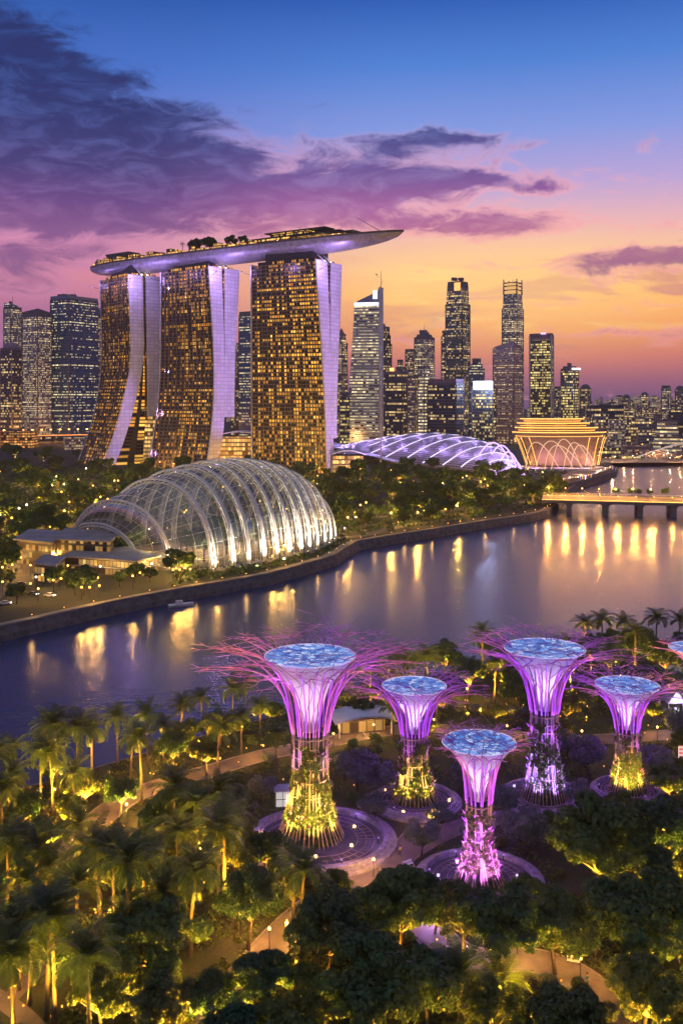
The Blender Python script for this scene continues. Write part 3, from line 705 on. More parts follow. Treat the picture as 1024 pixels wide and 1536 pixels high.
# ---- right hand group
r_, q, H, b_ = tower(742, 787, 522, 1580, WBROWN, 'broad brown corner tower with wedge roof in front of the spire tower', .62, 36, parapet=0)
k = MB(); k.prism(scaled(q, .99), H, [H+12,H+4,H+3,H+3], 0, 0, poly2=scaled(q, .9)); k.obj('wedge_roof', mat('wedge_roof', (.26,.18,.21), .6), r_)
k = MB(); qq = scaled(q, 1.004); N_ = 52
for i in range(N_): k.prism([qq[0],qq[1],qq[2],qq[3]], 8+i*(H-10)/N_, 9.0+i*(H-10)/N_, 0, 0)
k.obj('sunshades', mat('mauve_sunshade', (.42,.30,.33), .7), r_)
r_, q, H, b_ = tower(754.5, 788.5, 462, 1950, WPALE, 'tallest tapering tower with open glowing crown at right', .62, 32, parapet=0)
k = MB(); k.prism(scaled(q, .95), H-.5, H+30, 0, 1, poly2=scaled(q, .86)); k.obj('upper_stage', [WPALE, ROOF], r_)
k = MB(); qq = scaled(q, .84)
k.prism(scaled(q, .6), H+30, H+52, 0, 0); k.obj('glowing_core', glow('crown_glow', (1.0,.55,.18), .9), r_)
k = MB()
for a in qq: k.tube([(a[0],a[1],H+29),(a[0],a[1],H+60)], [1.6,1.0], 4)
for zz in (H+38, H+46, H+53):
    for i in range(4): k.tube([(*qq[i],zz),(*qq[(i+1)%4],zz)], .9, 4)
k.obj('crown_frame', PARAP, r_); roofbits(r_, scaled(q,.4), H+48, 1, 14)
r_, q, H, b_ = tower(797, 831, 505, 1720, WGOLD, 'dark slab tower edged in pale piers with mauve light at its top', .86, 30)
k = MB(); k.prism(scaled(q, 1.01), H-5, H+6.5, 0, 0); k.obj('crown_band', mat('mauve_crown', (.20,.12,.20), .5), r_)
k = MB(); k.box((q[0][0]-14, q[0][1]-1.2+3, H+6), (9, 2, 3)); k.obj('pink_crown_light', glow('pink_light', (1.0,.45,.8), 2.0), r_)
k = MB()
for a in (q[3], q[0], q[1]): k.box((a[0], a[1]-.6, H/2), (2.4, 2.4, H+6))
k.obj('edge_piers', LILACW, r_)
r_, q, H, b_ = tower(843, 871, 556, 1640, WGOLD, 'gold windowed tower with white lights across its crown', .64)
k = MB(); k.prism(scaled(q, .9), H, H+8, 0, 0, scale=.8); k.obj('crown', PARAP, r_)
k = MB(); k.box((q[0][0]+3, q[0][1]-.5, H+3), (16, 2, 3), .3); k.obj('crown_light', glow('pale_crown', (1.0,.8,.9), 3.0), r_); roofbits(r_, scaled(q,.6), H+4, 2, 6)
r_, q, H, b_ = tower(832, 842, 582, 2100, WOFF, 'faint narrow tower between the slab tower and the crowned gold tower', .6)
def domed(x0, x1, y, d, m_, label, lf=.6):
    r_, q, H, b_ = tower(x0, x1, y, d, m_, label, lf, parapet=1.0)
    k = MB(); cx_ = sum(a[0] for a in q)/4; cy_ = sum(a[1] for a in q)/4; w = (x1-x0)*d/FPX*.42
    k.lathe([(w, H), (w*.95, H+w*.25), (w*.7, H+w*.6), (w*.3, H+w*.8), (.01, H+w*.85)], 10, (cx_, cy_)); k.obj('domed_roof', PARAP, r_); return r_
domed(871, 888, 582, 1700, WOFF, 'short tower with domed roof right of the crowned gold tower')
domed(934, 947, 596, 1900, WBROWN, 'low brown tower with rounded roof far right of the skyline')
domed(962, 974, 592, 2000, WOFF, 'low grey tower with rounded roof between two far right towers')
tower(993.5, 1008, 581, 1800, WPALE, 'pale flat topped tower second from the right edge of the skyline', .6)
domed(1014, 1030, 584, 1750, WBROWN, 'brown round topped tower cut by the right edge of the photo')
# ---- low-rise town on the right and the far horizon
LOWM = [WOFF, WDARK, WBROWN, WPALE, WGOLD]
SPOTS = ['behind the theatre', 'right of the theatre', 'near the right edge']
def lowblock(x0, x1, ytop, d, m_, label, group, name='low_building', cat='building', terr=0):
    W_ = (x1-x0)*d/FPX; H = ztop_(ytop, d)
    o = empty(name, (((x0+x1)/2-CX)*d/FPX, d, 0), rnd.uniform(-.35,.35), label, cat, group)
    q = MB()
    if terr:
        z0 = -.1
        for i in range(terr):
            z1 = H*(i+1)/terr; f = 1-.10*i
            q.prism([(-W_/2*f,0),(W_/2*f,0),(W_/2*f,W_*.5*f),(-W_/2*f,W_*.5*f)], z0, z1-1.0, 0, 1)
            q.prism([(-W_/2*f-1.5,-1.5),(W_/2*f+1.5,-1.5),(W_/2*f+1.5,W_*.5*f+1),(-W_/2*f-1.5,W_*.5*f+1)], z1-1.0, z1, 1, 1); z0 = z1-.01
    else: q.prism([(-W_/2,0),(W_/2,0),(W_/2,W_*.6),(-W_/2,W_*.6)], -.1, H, 0, 1)
    q.obj('body', [m_, ROOF], o)
    q = MB(); q.box((0, W_*.3, H+1.2), (W_*.3, W_*.2, 2.6)); q.obj('roof_plant', PARAP, o); return o
TB = 'low buildings of the town right of the skyline'
lowblock(889, 937, 608, 1500, WDARK, 'broad dark office block low behind the theatre building', TB)
lowblock(893, 912, 620, 1420, WOFF, 'office block in front of the broad dark one, right of the theatre', TB)
lowblock(911, 938, 628, 1400, WPALE, 'pale terraced block right of the theatre building', TB, terr=3)
lowblock(980, 1020, 631, 1330, WBRIGHT, 'bright terraced block near the right edge of the photo', TB, terr=4)
lowblock(952, 978, 627, 1500, WOFF, 'low office block left of the bright terraced block', TB)
lowblock(938, 955, 640, 1450, WDARK, 'dark low shed between pale terraced block and office block', TB)
lowblock(965, 990, 612, 1900, WBROWN, 'brown block behind the bright terraced block', TB)
lowblock(1003, 1040, 616, 1700, WDARK, 'dark block behind the terraces at the right edge', TB)
lowblock(925, 950, 616, 1800, WOFF, 'grey block behind the pale terraced block', TB)
# ================================================================ GLASS CONSERVATORY ON THE FAR BANK
m, t, p = newmat('conservatory_glass'); GLASS = m
for n_ in list(t.nodes):
    if n_.type == 'BSDF_PRINCIPLED': t.nodes.remove(n_)
tr = t.nodes.new('ShaderNodeBsdfTransparent'); tr.inputs[0].default_value = (.80,.84,.86,1)
gl_ = t.nodes.new('ShaderNodeBsdfGlossy'); gl_.inputs['Roughness'].default_value = .12; gl_.inputs[0].default_value = (.75,.78,.85,1)
df = t.nodes.new('ShaderNodeBsdfDiffuse'); df.inputs[0].default_value = (.40,.40,.40,1)
lw = t.nodes.new('ShaderNodeLayerWeight'); lw.inputs['Blend'].default_value = .35
m1 = t.nodes.new('ShaderNodeMixShader'); m2 = t.nodes.new('ShaderNodeMixShader'); m2.inputs[0].default_value = .07
fr = E(t, lw.outputs['Facing'])*.55+.10; t.links.new(fr.v, m1.inputs[0])
t.links.new(tr.outputs[0], m1.inputs[1]); t.links.new(gl_.outputs[0], m1.inputs[2])
t.links.new(m1.outputs[0], m2.inputs[1]); t.links.new(df.outputs[0], m2.inputs[2])
t.links.new(m2.outputs[0], t.nodes['Material Output'].inputs['Surface'])
RIBM = mat('rib_steel', (.66,.64,.62), .5, .1, .06)
# foot on the waterside, plan half-width and height of each arch
feet = [((86,813),1.5,.6),((114,825),10,3.0),((150,835),21,7.0),((200,846),28,13.5),((250,856),37,25.5),((315,857),39,35.5),((345,853),39,39.3),((368,849),38.5,41),((391,844.5),38,42.3),((410,840.5),37.5,42.8),((429,837),36.5,42.8),((446,833.5),35,42),((459,830),33,40.8),((471,826.5),30.5,38.8),((482,822),27,35.5),((491,817),22,30.5),((498,811),14,21),((501,805),4,8)]
RD = Vector((-.72,.69,0)).normalized()
ARCH = []
for (px, py), w, h in feet: ARCH.append((G(px, py), w, h))
def arch_at(s_):
    s_ = min(max(s_, 0), len(ARCH)-1); i = min(int(s_), len(ARCH)-2); f = s_-i
    def cr(a, b_, c_, d_): return .5*(2*b_+(c_-a)*f+(2*a-5*b_+4*c_-d_)*f*f+(3*b_-a-3*c_+d_)*f**3)
    g_ = lambda k: ARCH[min(max(k, 0), len(ARCH)-1)]
    A_ = [g_(i-1), g_(i), g_(i+1), g_(i+2)]
    F = Vector([cr(*(q[0][k] for q in A_)) for k in range(3)])
    return F, max(.2, cr(*(q[1] for q in A_))), max(.2, cr(*(q[2] for q in A_)))
BASEZ = 1.0
def dome_pt(s_, t_, off=0.0):
    F, w, h = arch_at(s_); th = pi*t_
    z = h*sin(th)**.82
    k = (1-cos(th))
    v = F + RD*(w*k) + Vector((0, 0, BASEZ+z))
    if off: 
        c = F + RD*w + Vector((0,0,BASEZ)); n_ = (v-c); n_ = n_.normalized() if n_.length > .1 else Vector((0,0,1)); v += n_*off
    return v
O_ = G(315, 830)
cons = empty('glass_conservatory', O_, 0, 'huge shell shaped glass conservatory with glowing white ribs on the far waterfront', 'conservatory')
def rel(q): q.v = [(x-O_.x, y-O_.y, z-O_.z) for x, y, z in q.v]; return q
NA = len(ARCH)-1
q = MB(); ns_ = NA*4; nt_ = 40
q.grid([[dome_pt(NA*i/ns_, j/nt_) for j in range(nt_+1)] for i in range(ns_+1)])
rel(q).obj('glass_shell', GLASS, cons)
# the net of glazing bars
q = MB()
for j in range(1, 40):
    if j % 2: q.tube([dome_pt(.15+(NA-.3)*i/60, j/40, .06) for i in range(61)], .075, 4, cap=False)
for i in range(1, NA*3):
    if i % 3: q.tube([dome_pt(i/3, j/28, .06) for j in range(29)], .09, 4, cap=False)
rel(q).obj('glazing_bars', mat('glazing_bar_steel', (.50,.49,.48), .5, .2, .05), cons)
for i in range(3, NA):
    q = MB(); N_ = 34; outer = []; inner = []
    for j in range(N_+1):
        t_ = j/N_; dpt = 2.6*(1-.55*sin(pi*t_))
        outer.append(dome_pt(i, t_, .35+.9*dpt)); inner.append(dome_pt(i, t_, -.1))
    # a twin-chord truss: two outer chords, an inner one, and lacing
    A, B = dome_pt(min(i+.16, NA), .0), dome_pt(max(i-.16, 0), .0); sv = (A-B).normalized()*.55
    oc1 = [o_+sv*(1.4-.8*sin(pi*j/N_)) for j, o_ in enumerate(outer)]; oc2 = [o_-sv*(1.4-.8*sin(pi*j/N_)) for j, o_ in enumerate(outer)]
    q.tube(oc1, .5, 5); q.tube(oc2, .5, 5); q.tube(inner, .32, 5)
    for j in range(N_):
        q.tube([oc1[j], inner[j+1]], .14, 3, cap=False); q.tube([oc2[j], inner[j+1]], .14, 3, cap=False)
        q.tube([oc1[j], oc2[j+1]], .13, 3, cap=False)
    rel(q).obj('rib', RIBM, cons)
    if i > 1:
        F, w, h = arch_at(i); L_ = F - RD*1.8 + Vector((0, 0, 1.2)) - O_
        q = MB(); q.box(L_, (.7,.7,.4)); q.obj('foot_lamp', PALE, cons)
        lamp('rib_uplight', F - RD*8 + Vector((0,0,1.0)) - O_, (1.2e5 if i < 12 else 6e4)*(.3+h/55), (1.0,.84,.62), .5, cons, spot=64, aim=dome_pt(i, .26)-O_, blend=.8)
        lamp('rib_uplight', F + RD*5.0 + Vector((0,0,2.0)) - O_, 2.2e4*(.3+h/55), (1.0,.74,.42), .6, cons, spot=110, aim=dome_pt(i, .34)-O_)
# plinth ring, inner floor and terraces of planting
q = MB(); rows = []
for k in range(NA*3+1):
    F, w, h = arch_at(k/3); rows.append([F-RD*2.4+Vector((0,0,-.2)), F-RD*2.4+Vector((0,0,1.3)), F+RD*.9+Vector((0,0,1.3)), F+RD*.9+Vector((0,0,-.2))])
q.grid(rows, smooth=False); rel(q).obj('plinth', CONC, cons)
q = MB(); 
q.grid([[arch_at(k/3)[0]+RD*.5+Vector((0,0,.8)), arch_at(k/3)[0]+RD*(2*arch_at(k/3)[1]-.5)+Vector((0,0,.8))] for k in range(NA*3+1)], smooth=False)
rel(q).obj('inner_floor', mat('inner_floor', (.20,.15,.09), .8, 0, .5, .15), cons)
for i, sq in ((4.5,.4),(5.8,.6),(7.0,.4),(8.2,.6),(9.5,.4),(11,.6),(12.5,.4),(14,.5)):
    F, w, h = arch_at(i); L_ = F + RD*(w*2*sq) + Vector((0,0,9)) - O_
    lamp('hall_light', L_, 1.1e4, (1.0,.72,.36), 2.5, cons)
# low visitor building at its left end
VISW = winmat('visitor_windows', (.075,.055,.045), (.04,.03,.02), (1.0,.50,.09), (1.0,.62,.2), .50, 1.2, 1.9, 3.3, .3, (.08,.92), (.12,.82), .3)
def flatbuilding(name, poly_px, z0, z1, label, roofover=1.5, group=None, wm=None, zroof=None, floors=0):
    pts = [G(*q) for q in poly_px]; c = sum(pts, Vector())/len(pts)
    pl = [(v.x-c.x, v.y-c.y) for v in pts]
    area = sum(pl[i][0]*pl[(i+1)%len(pl)][1]-pl[(i+1)%len(pl)][0]*pl[i][1] for i in range(len(pl)))
    if area < 0: pl = pl[::-1]
    o = empty(name, (c.x, c.y, 0), 0, label, 'building', group)
    q = MB(); q.prism(pl, z0-.1, z1, 0, 1); q.obj('walls', [wm or VISW, ROOF], o)
    q = MB(); pr = []
    for x, y in pl:
        n_ = Vector((x, y)).normalized(); pr.append((x+n_.x*roofover, y+n_.y*roofover))
    zz = zroof or [0]*len(pl)
    q.prism(pr, [z1+.03+a for a in zz], [z1+.7+a for a in zz], 0, 0); q.face([(pr[i][0], pr[i][1], z1+.03+zz[i]) for i in reversed(range(len(pr)))]); q.obj('roof', mat('pale_flat_roof', (.30,.26,.25), .7, 0, .2, .1) if 'pale_flat_roof' not in bpy.data.materials else bpy.data.materials['pale_flat_roof'], o)
    if floors:
        q = MB()
        for f in range(1, floors+1): q.prism([(x*1.02, y*1.03) for x, y in pl], z1*f/(floors+1)-.2, z1*f/(floors+1)+.25, 0, 0)
        q.obj('floor_slab', CONC, o)
    return o
VG = 'low visitor buildings at the left end of the glass conservatory'
flatbuilding('visitor_centre', [(96,858),(205,866),(238,858),(150,832)], 0, 6.5, 'two storey lit visitor centre under the left ribs of the conservatory', 1.2, VG, floors=1)
flatbuilding('visitor_centre', [(86,848),(165,852),(176,836),(100,830)], 0, 11.5, 'upper lit restaurant with wide pale roof beside the conservatory tip', 1.6, VG)
flatbuilding('visitor_centre', [(26,846),(78,852),(96,834),(46,830)], 0, 11, 'wedge roofed pavilion farthest left beside the conservatory', 2.0, VG, zroof=None)
flatbuilding('visitor_centre', [(52,872),(84,876),(98,862),(66,858)], 0, 7.0, 'small square block with lit doorway in front of the wedge roofed pavilion', .4, VG, floors=1)
for px, py, pw in ((72,872,4000),(60,852,3000),(22,838,3500),(130,858,3000),(180,864,3000),(215,862,2500)):
    pp = G(px, py, 3.0); lamp('porch_light', pp, pw*.2, (1.0,.62,.22), .5)

# ================================================================ PURPLE SHELL ROOF (EXPO HALL)
LOUV, t, p = newmat('louvred_roof')
uvn = t.nodes.new('ShaderNodeUVMap'); u, v, _ = sep(t, uvn.outputs[0])
st = (v*46.0).fract().gt(.45)
t.links.new(mixc(t, st, (.16,.15,.19), (.42,.40,.47)), p.inputs['Base Color']); p.inputs['Roughness'].default_value = .45
LEDV = glow('violet_led', (.62,.40,1.0), 1.8)
LEDX = glow('pale_violet_strip', (.80,.66,1.0), 1.7)
EO = G(640, 700)
expo = empty('exhibition_hall', EO, 0, 'low shell roofed hall striped with violet light, right of the hotel towers', 'hall')
# front edge and ridge of the shell, left to right
ef = [(505,682),(535,689),(570,694),(605,698),(640,702),(675,706),(705,709),(735,712),(760,714),(776,715)]
er = [(512,672.5,1190),(548,664,1170),(585,657,1150),(622,653,1120),(655,652.5,1090),(688,656,1050),(718,663,1010),(745,674,975),(764,689,950),(777,706,935)]
NE = len(ef)-1
FE = [G(*q) for q in ef]; RE = [AT(*q) for q in er]
def expo_pt(s_, t_, off=0.0):
    s_ = min(max(s_, 0), NE); i = min(int(s_), NE-1); f = s_-i
    F = FE[i].lerp(FE[i+1], f); Rr = RE[i].lerp(RE[i+1], f)
    B = Vector((2*Rr.x-F.x, 2*Rr.y-F.y, 0))
    th = pi*t_; h = Rr.z
    v = F.lerp(B, (1-cos(th))/2); v.z = 1.5+(h-1.5)*sin(th)**.9
    v.z += off
    if off: v += Vector((F.x-B.x, F.y-B.y, 0)).normalized()*off*.4*cos(th)
    return v
def rele(q): q.v = [(x-EO.x, y-EO.y, z-EO.z) for x, y, z in q.v]; return q
q = MB(); ni = 54; nj = 24; rows = []; uvs = []
for i in range(ni+1):
    s_ = NE*i/ni; sc = abs(((s_*1.22) % 1)-.5)*2    # scalloped bays
    rows.append([expo_pt(s_, j/nj) + Vector((0,0,2.6*(1-sc**2)*sin(pi*j/nj))) for j in range(nj+1)]); uvs.append([(s_, j/nj) for j in range(nj+1)])
q.grid(rows, 0, uvs); rele(q).obj('shell_roof', LOUV, expo)
for k in range(13):
    s0 = -2.3+k*.86
    lead = []
    for j in range(37):
        t_ = .02+j/36*.52; ss = s0+2.9*(t_/.54)
        if .02 < ss < NE-.05: lead.append((expo_pt(ss, t_, .9+1.3*sin(pi*t_)), ss, t_))
    if len(lead) < 8: continue
    for off, nm_ in ((0, 1.0), (1, .6)):
        q = MB(); q.tube([a+Vector((off*2.0, off*1.0, 0)) for a, _, _ in lead], [(.55-.30*j/len(lead))*nm_ for j in range(len(lead))], 5)
        rele(q).obj('light_strip', LEDX, expo)
    q = MB()
    for j in range(0, len(lead)-3):
        a, ss, t_ = lead[j]; q.tube([a, expo_pt(min(ss+.42, NE), t_+.02, .5)], .11, 3, cap=False)
        if j % 2 == 0: q.tube([a, expo_pt(max(ss-.38, 0), t_+.03, .4)], .09, 3, cap=False)
    rele(q).obj('roof_lattice', bpy.data.materials.get('lattice_steel') or mat('lattice_steel', (.62,.58,.68), .5), expo)
    a, ss, t_ = lead[len(lead)//4]; lamp('violet_wash', a+Vector((-3,-3,5))-EO, 0.9e4, (.52,.32,1.0), 1.5, expo)
    a, ss, t_ = lead[len(lead)*3//4]; lamp('violet_wash', a+Vector((-3,-2,5))-EO, 0.6e4, (.55,.36,1.0), 1.5, expo)
# glazed waterside wall under the roof edge and leaf arches at the right end
q = MB(); 
q.grid([[FE[i]+Vector((2,6,-.1)), FE[i]+Vector((2,6,8.5))] for i in range(NE+1)], 0, [[(i*24.0, 0), (i*24.0, 8.5)] for i in range(NE+1)], smooth=False)
rele(q).obj('glass_wall', PODW, expo)
for k, (xa, ya, xt, yt, xb, yb) in enumerate(((728,708,752,668,779,716),(744,712,762,678,784,717),(756,714,770,690,788,718),(708,706,740,664,772,716))):
    q = MB(); A, T_, B = G(xa, ya), AT(xt, yt, 930), G(xb, yb)
    pts = [A*(1-f)**2 + (T_*2-(A+B)*.5)*(2*f*(1-f)) + B*f*f for f in [j/16 for j in range(17)]]
    q.tube(pts, .8, 5); rele(q).obj('leaf_arch', LEDV, expo)
# pale curved canopy between the hall and the hotel
q = MB(); rows = []
for i in range(13):
    f = i/12; A, B = G(497+110*f, 690+10*f), G(497+110*f, 684+12*f); z = 13*(1-f)**1.5+3+2*sin(pi*f)
    rows.append([A+Vector((0,0,z)), B+Vector((0,10,z+2.5)), B+Vector((0,10,z+1.5)), A+Vector((0,0,z-.9))])
q.grid(rows, closed=True, smooth=False)
c0 = G(540, 692); q.v = [(x-c0.x, y-c0.y, z) for x, y, z in q.v]
cp = empty('entrance_canopy', c0, 0, 'pale swooping canopy between the nearest hotel tower and the violet striped hall', 'canopy')
q.obj('canopy_roof', HEND, cp)
for i in range(2, 13, 3):
    q2 = MB(); v = rows[i][3]; q2.tube([(v.x-c0.x, v.y-c0.y+1.0, 0), (v.x-c0.x, v.y-c0.y+1.0, v.z+.3)], .4, 6); q2.obj('column', CONC, cp)

# ================================================================ GOLD TERRACED THEATRE ON THE POINT
TH = G(846, 706); thr = empty('theatre', TH, 0, 'terraced theatre outlined in gold light on the point beside the bridge', 'theatre')
D_ = TH.y; k_ = D_/FPX
GOLDL = glow('gold_led', (1.0,.47,.10), 2.4)
TERR = mat('terrace_bronze', (.34,.22,.13), .5, .2, .1)
def ell(cxp, hw, hd, z, n=40, rough=0.0):
    c = (cxp-846)*k_; return [(c+hw*k_*cos(2*pi*i/n), 28+hd*k_*sin(2*pi*i/n), z) for i in range(n)]
def zz(y, dd=0.0): return CAM_H-(y-HOR)*(D_+dd)/FPX
tiers = [(847,70,34,657,648.5),(843,62,30,648,641.5),(838,54,26,641,634.5),(836,47,22,634,628)]
for i, (c, hw, hd, yb, yt) in enumerate(tiers):
    q = MB(); z0, z1 = zz(yb), zz(yt)
    q.grid([ell(c, hw-5, hd-4, z0-.5), ell(c, hw-5, hd-4, z1-2.2)], closed=True); q.grid([ell(c, hw, hd, z1-2.2), ell(c, hw+1, hd+1, z1-1.2), ell(c, hw+1, hd+1, z1)], closed=True)
    q.face([tuple(v) for v in ell(c, hw+1, hd+1, z1)]); q.face([tuple(v) for v in reversed(ell(c, hw, hd, z1-2.2))])
    tr_ = q.obj('terrace', TERR, thr)
    q = MB(); pts = ell(c, hw+1.6, hd+1.6, z1-.5); q.tube(pts+[pts[0]], .5, 5, cap=False); q.obj('light_line', GOLDL, tr_)
    q = MB(); pts = ell(c, hw-3.6, hd-2.6, z0+1.2); q.tube(pts+[pts[0]], .28, 5, cap=False); q.obj('light_line', GOLDL, tr_)
    for a_ in (-2.4,-1.57,-.7):
        lamp('terrace_light', ((c-846)*k_+(hw+9)*k_*cos(a_), 28+(hd+9)*k_*sin(a_), z1+3), 2600, (1.0,.5,.14), .6, tr_)
# flared ribs below the terraces: an inverted cone of gold columns
zt, zb = zz(657), zz(700)
for i in range(44):
    a_ = 2*pi*i/44
    if -2.25 < ((a_+pi) % (2*pi))-pi < -1.0: continue
    q = MB(); pts = []
    for j in range(9):
        f = j/8; hw = 70-14*f**.8; hd = 34-8*f
        pts.append((((849+3*f)-846)*k_+hw*k_*cos(a_), 28+hd*k_*sin(a_), zt+(zb-zt)*f))
    q.tube(pts, [.5]+[.32]*8, 5); q.obj('gold_column', GOLDL if i % 2 else TERR, thr)
q = MB(); rows = []
for j in range(7):
    f = j/6; rows.append([(((849+3*f)-846)*k_+(65-14*f**.8)*k_*cos(2*pi*i/36), 29+(31-8*f)*k_*sin(2*pi*i/36), zt+(zb-zt)*f) for i in range(20, 48)])
q.grid(rows); q.obj('flared_wall', TERR, thr)
for a_ in (-3.0,-2.6,-.55,-.2):
    lamp('column_light', (3*k_+62*k_*cos(a_), 28+30*k_*sin(a_)-4, 5), 5000, (1.0,.5,.14), .6, thr)
# crossing white arches on the open waterside
for (xa, xt, xb, yt, dy_) in ((800,828,858,662,-8),(822,846,868,659,-12),(840,862,884,664,-12),(812,836,872,668,-14),(786,806,838,664,-6),(852,872,892,668,-8)):
    q = MB(); A = Vector(((xa-846)*k_, dy_, .5)); B = Vector(((xb-846)*k_, dy_, .5)); T_ = Vector(((xt-846)*k_, dy_+16, zz(yt)))
    pts = [A*(1-f)**2+(T_*2-(A+B)*.5)*(2*f*(1-f))+B*f*f for f in [j/20 for j in range(21)]]
    q.tube(pts, .42, 6); q.obj('white_arch', glow('arch_light', (1.0,.68,.40), .9) if 'arch_light' not in bpy.data.materials else bpy.data.materials['arch_light'], thr)
q = MB(); hp = [(-26,24),(26,24),(30,50),(-30,50)]; q.prism(hp, -.1, zt-6, 0, 1); q.obj('foyer_glass', [winmat('foyer_windows', (.25,.12,.10), (.2,.08,.05), (1.0,.42,.10), (1.0,.5,.3), .6, 1.0, 3.0, 4.0, .2), ROOF], thr)
q = MB(); deck_ = [(-38,-6),(20,-14),(46,-4),(50,12),(38,44),(-44,44)]; q.prism(deck_, -.1, 2.6, 0, 0); q.obj('plinth', CONC, thr)
for i, (x, y) in enumerate(((-34,-8),(-20,-10),(-6,-12),(10,-14),(24,-14),(36,-9),(46,-2))):
    lamp('foyer_light', (x*.8, y+12, 7), 6000, (1.0,.45,.12) if i % 2 else (.7,.32,1.0), .8, thr)
# jetty with stepped lit decks at its foot, pointing along the shore
JT = G(858, 719); q = MB()
jetty = empty('lit_jetty', JT, 0, 'prow shaped jetty sparkling with lamps below the gold theatre', 'jetty')
pj = [G(828,729)-JT, G(852,729)-JT, G(884,722)-JT, G(912,713)-JT, G(921,706)-JT, G(905,704)-JT, G(850,713)-JT]
q.prism([(v.x, v.y) for v in pj], -4.4, 2.2, 0, 0); q.obj('deck', mat('jetty_deck', (.12,.10,.10), .7), jetty)
q = MB(); q.prism([(v.x*.86+2, v.y*.8+4) for v in pj], 2.2, 4.4, 0, 0); q.obj('upper_deck', mat('jetty_upper', (.25,.17,.12), .6), jetty)
for i in range(30):
    f = i/29; A = pj[0].lerp(pj[2], min(1, f*2)) if f < .5 else pj[2].lerp(pj[4], f*2-1)
    q = MB(); w_ = Vector((A.x*.95, A.y*.95+rnd.uniform(0, 5), 2.2)); q.tube([w_, w_+Vector((0,0,2.6))], .12, 4); q.lathe([(0,-.4),(.5,0),(0,.5)], 6, (w_.x, w_.y)); q.v = q.v[:-18]+[(x, y, z+5.0) for x, y, z in q.v[-18:]]
    q.obj('deck_light', (GOLD, PALE, LEDV)[i % 3] if i % 4 else GOLD, jetty)
for f in (.1,.4,.7,.95):
    v = pj[0].lerp(pj[4], f); lamp('jetty_light', (v.x, v.y-1, 7), 4500, (1.0,.6,.3), .8, jetty)
# ================================================================ VEGETATION LIBRARY
def leafmat(name, dark, mid, light, trans=.25, rough=.55):
    m, t, p = newmat(name)
    g = t.nodes.new('ShaderNodeNewGeometry'); oi = t.nodes.new('ShaderNodeObjectInfo')
    f = E(t, g.outputs['Random Per Island'])*.7 + E(t, oi.outputs['Random'])*.3
    c = ramp(t, f, [(0, dark), (.5, mid), (1, light)])
    t.links.new(c, p.inputs['Base Color']); p.inputs['Roughness'].default_value = rough; p.inputs['Specular IOR Level'].default_value = .3
    tl = t.nodes.new('ShaderNodeBsdfTranslucent'); t.links.new(c, tl.inputs[0])
    mx = t.nodes.new('ShaderNodeMixShader'); mx.inputs[0].default_value = trans
    t.links.new(p.outputs[0], mx.inputs[1]); t.links.new(tl.outputs[0], mx.inputs[2]); t.links.new(mx.outputs[0], t.nodes['Material Output'].inputs['Surface'])
    return m
LEAF = leafmat('broad_leaves', (.038,.072,.022), (.062,.108,.030), (.10,.15,.042))
LEAFG = leafmat('grey_green_leaves', (.08,.10,.085), (.12,.145,.12), (.17,.19,.16))
LEAFY = leafmat('yellow_green_leaves', (.06,.085,.016), (.10,.125,.025), (.14,.16,.035))
PALML = leafmat('palm_fronds', (.026,.052,.016), (.046,.078,.022), (.08,.11,.034), .2, .45)
BARK = mat('bark', (.075,.055,.04), .9, 0, .35, 2.0, bump=.3)
PBARK = mat('palm_bark', (.095,.075,.055), .85, 0, .25, 3.0, bump=.3)

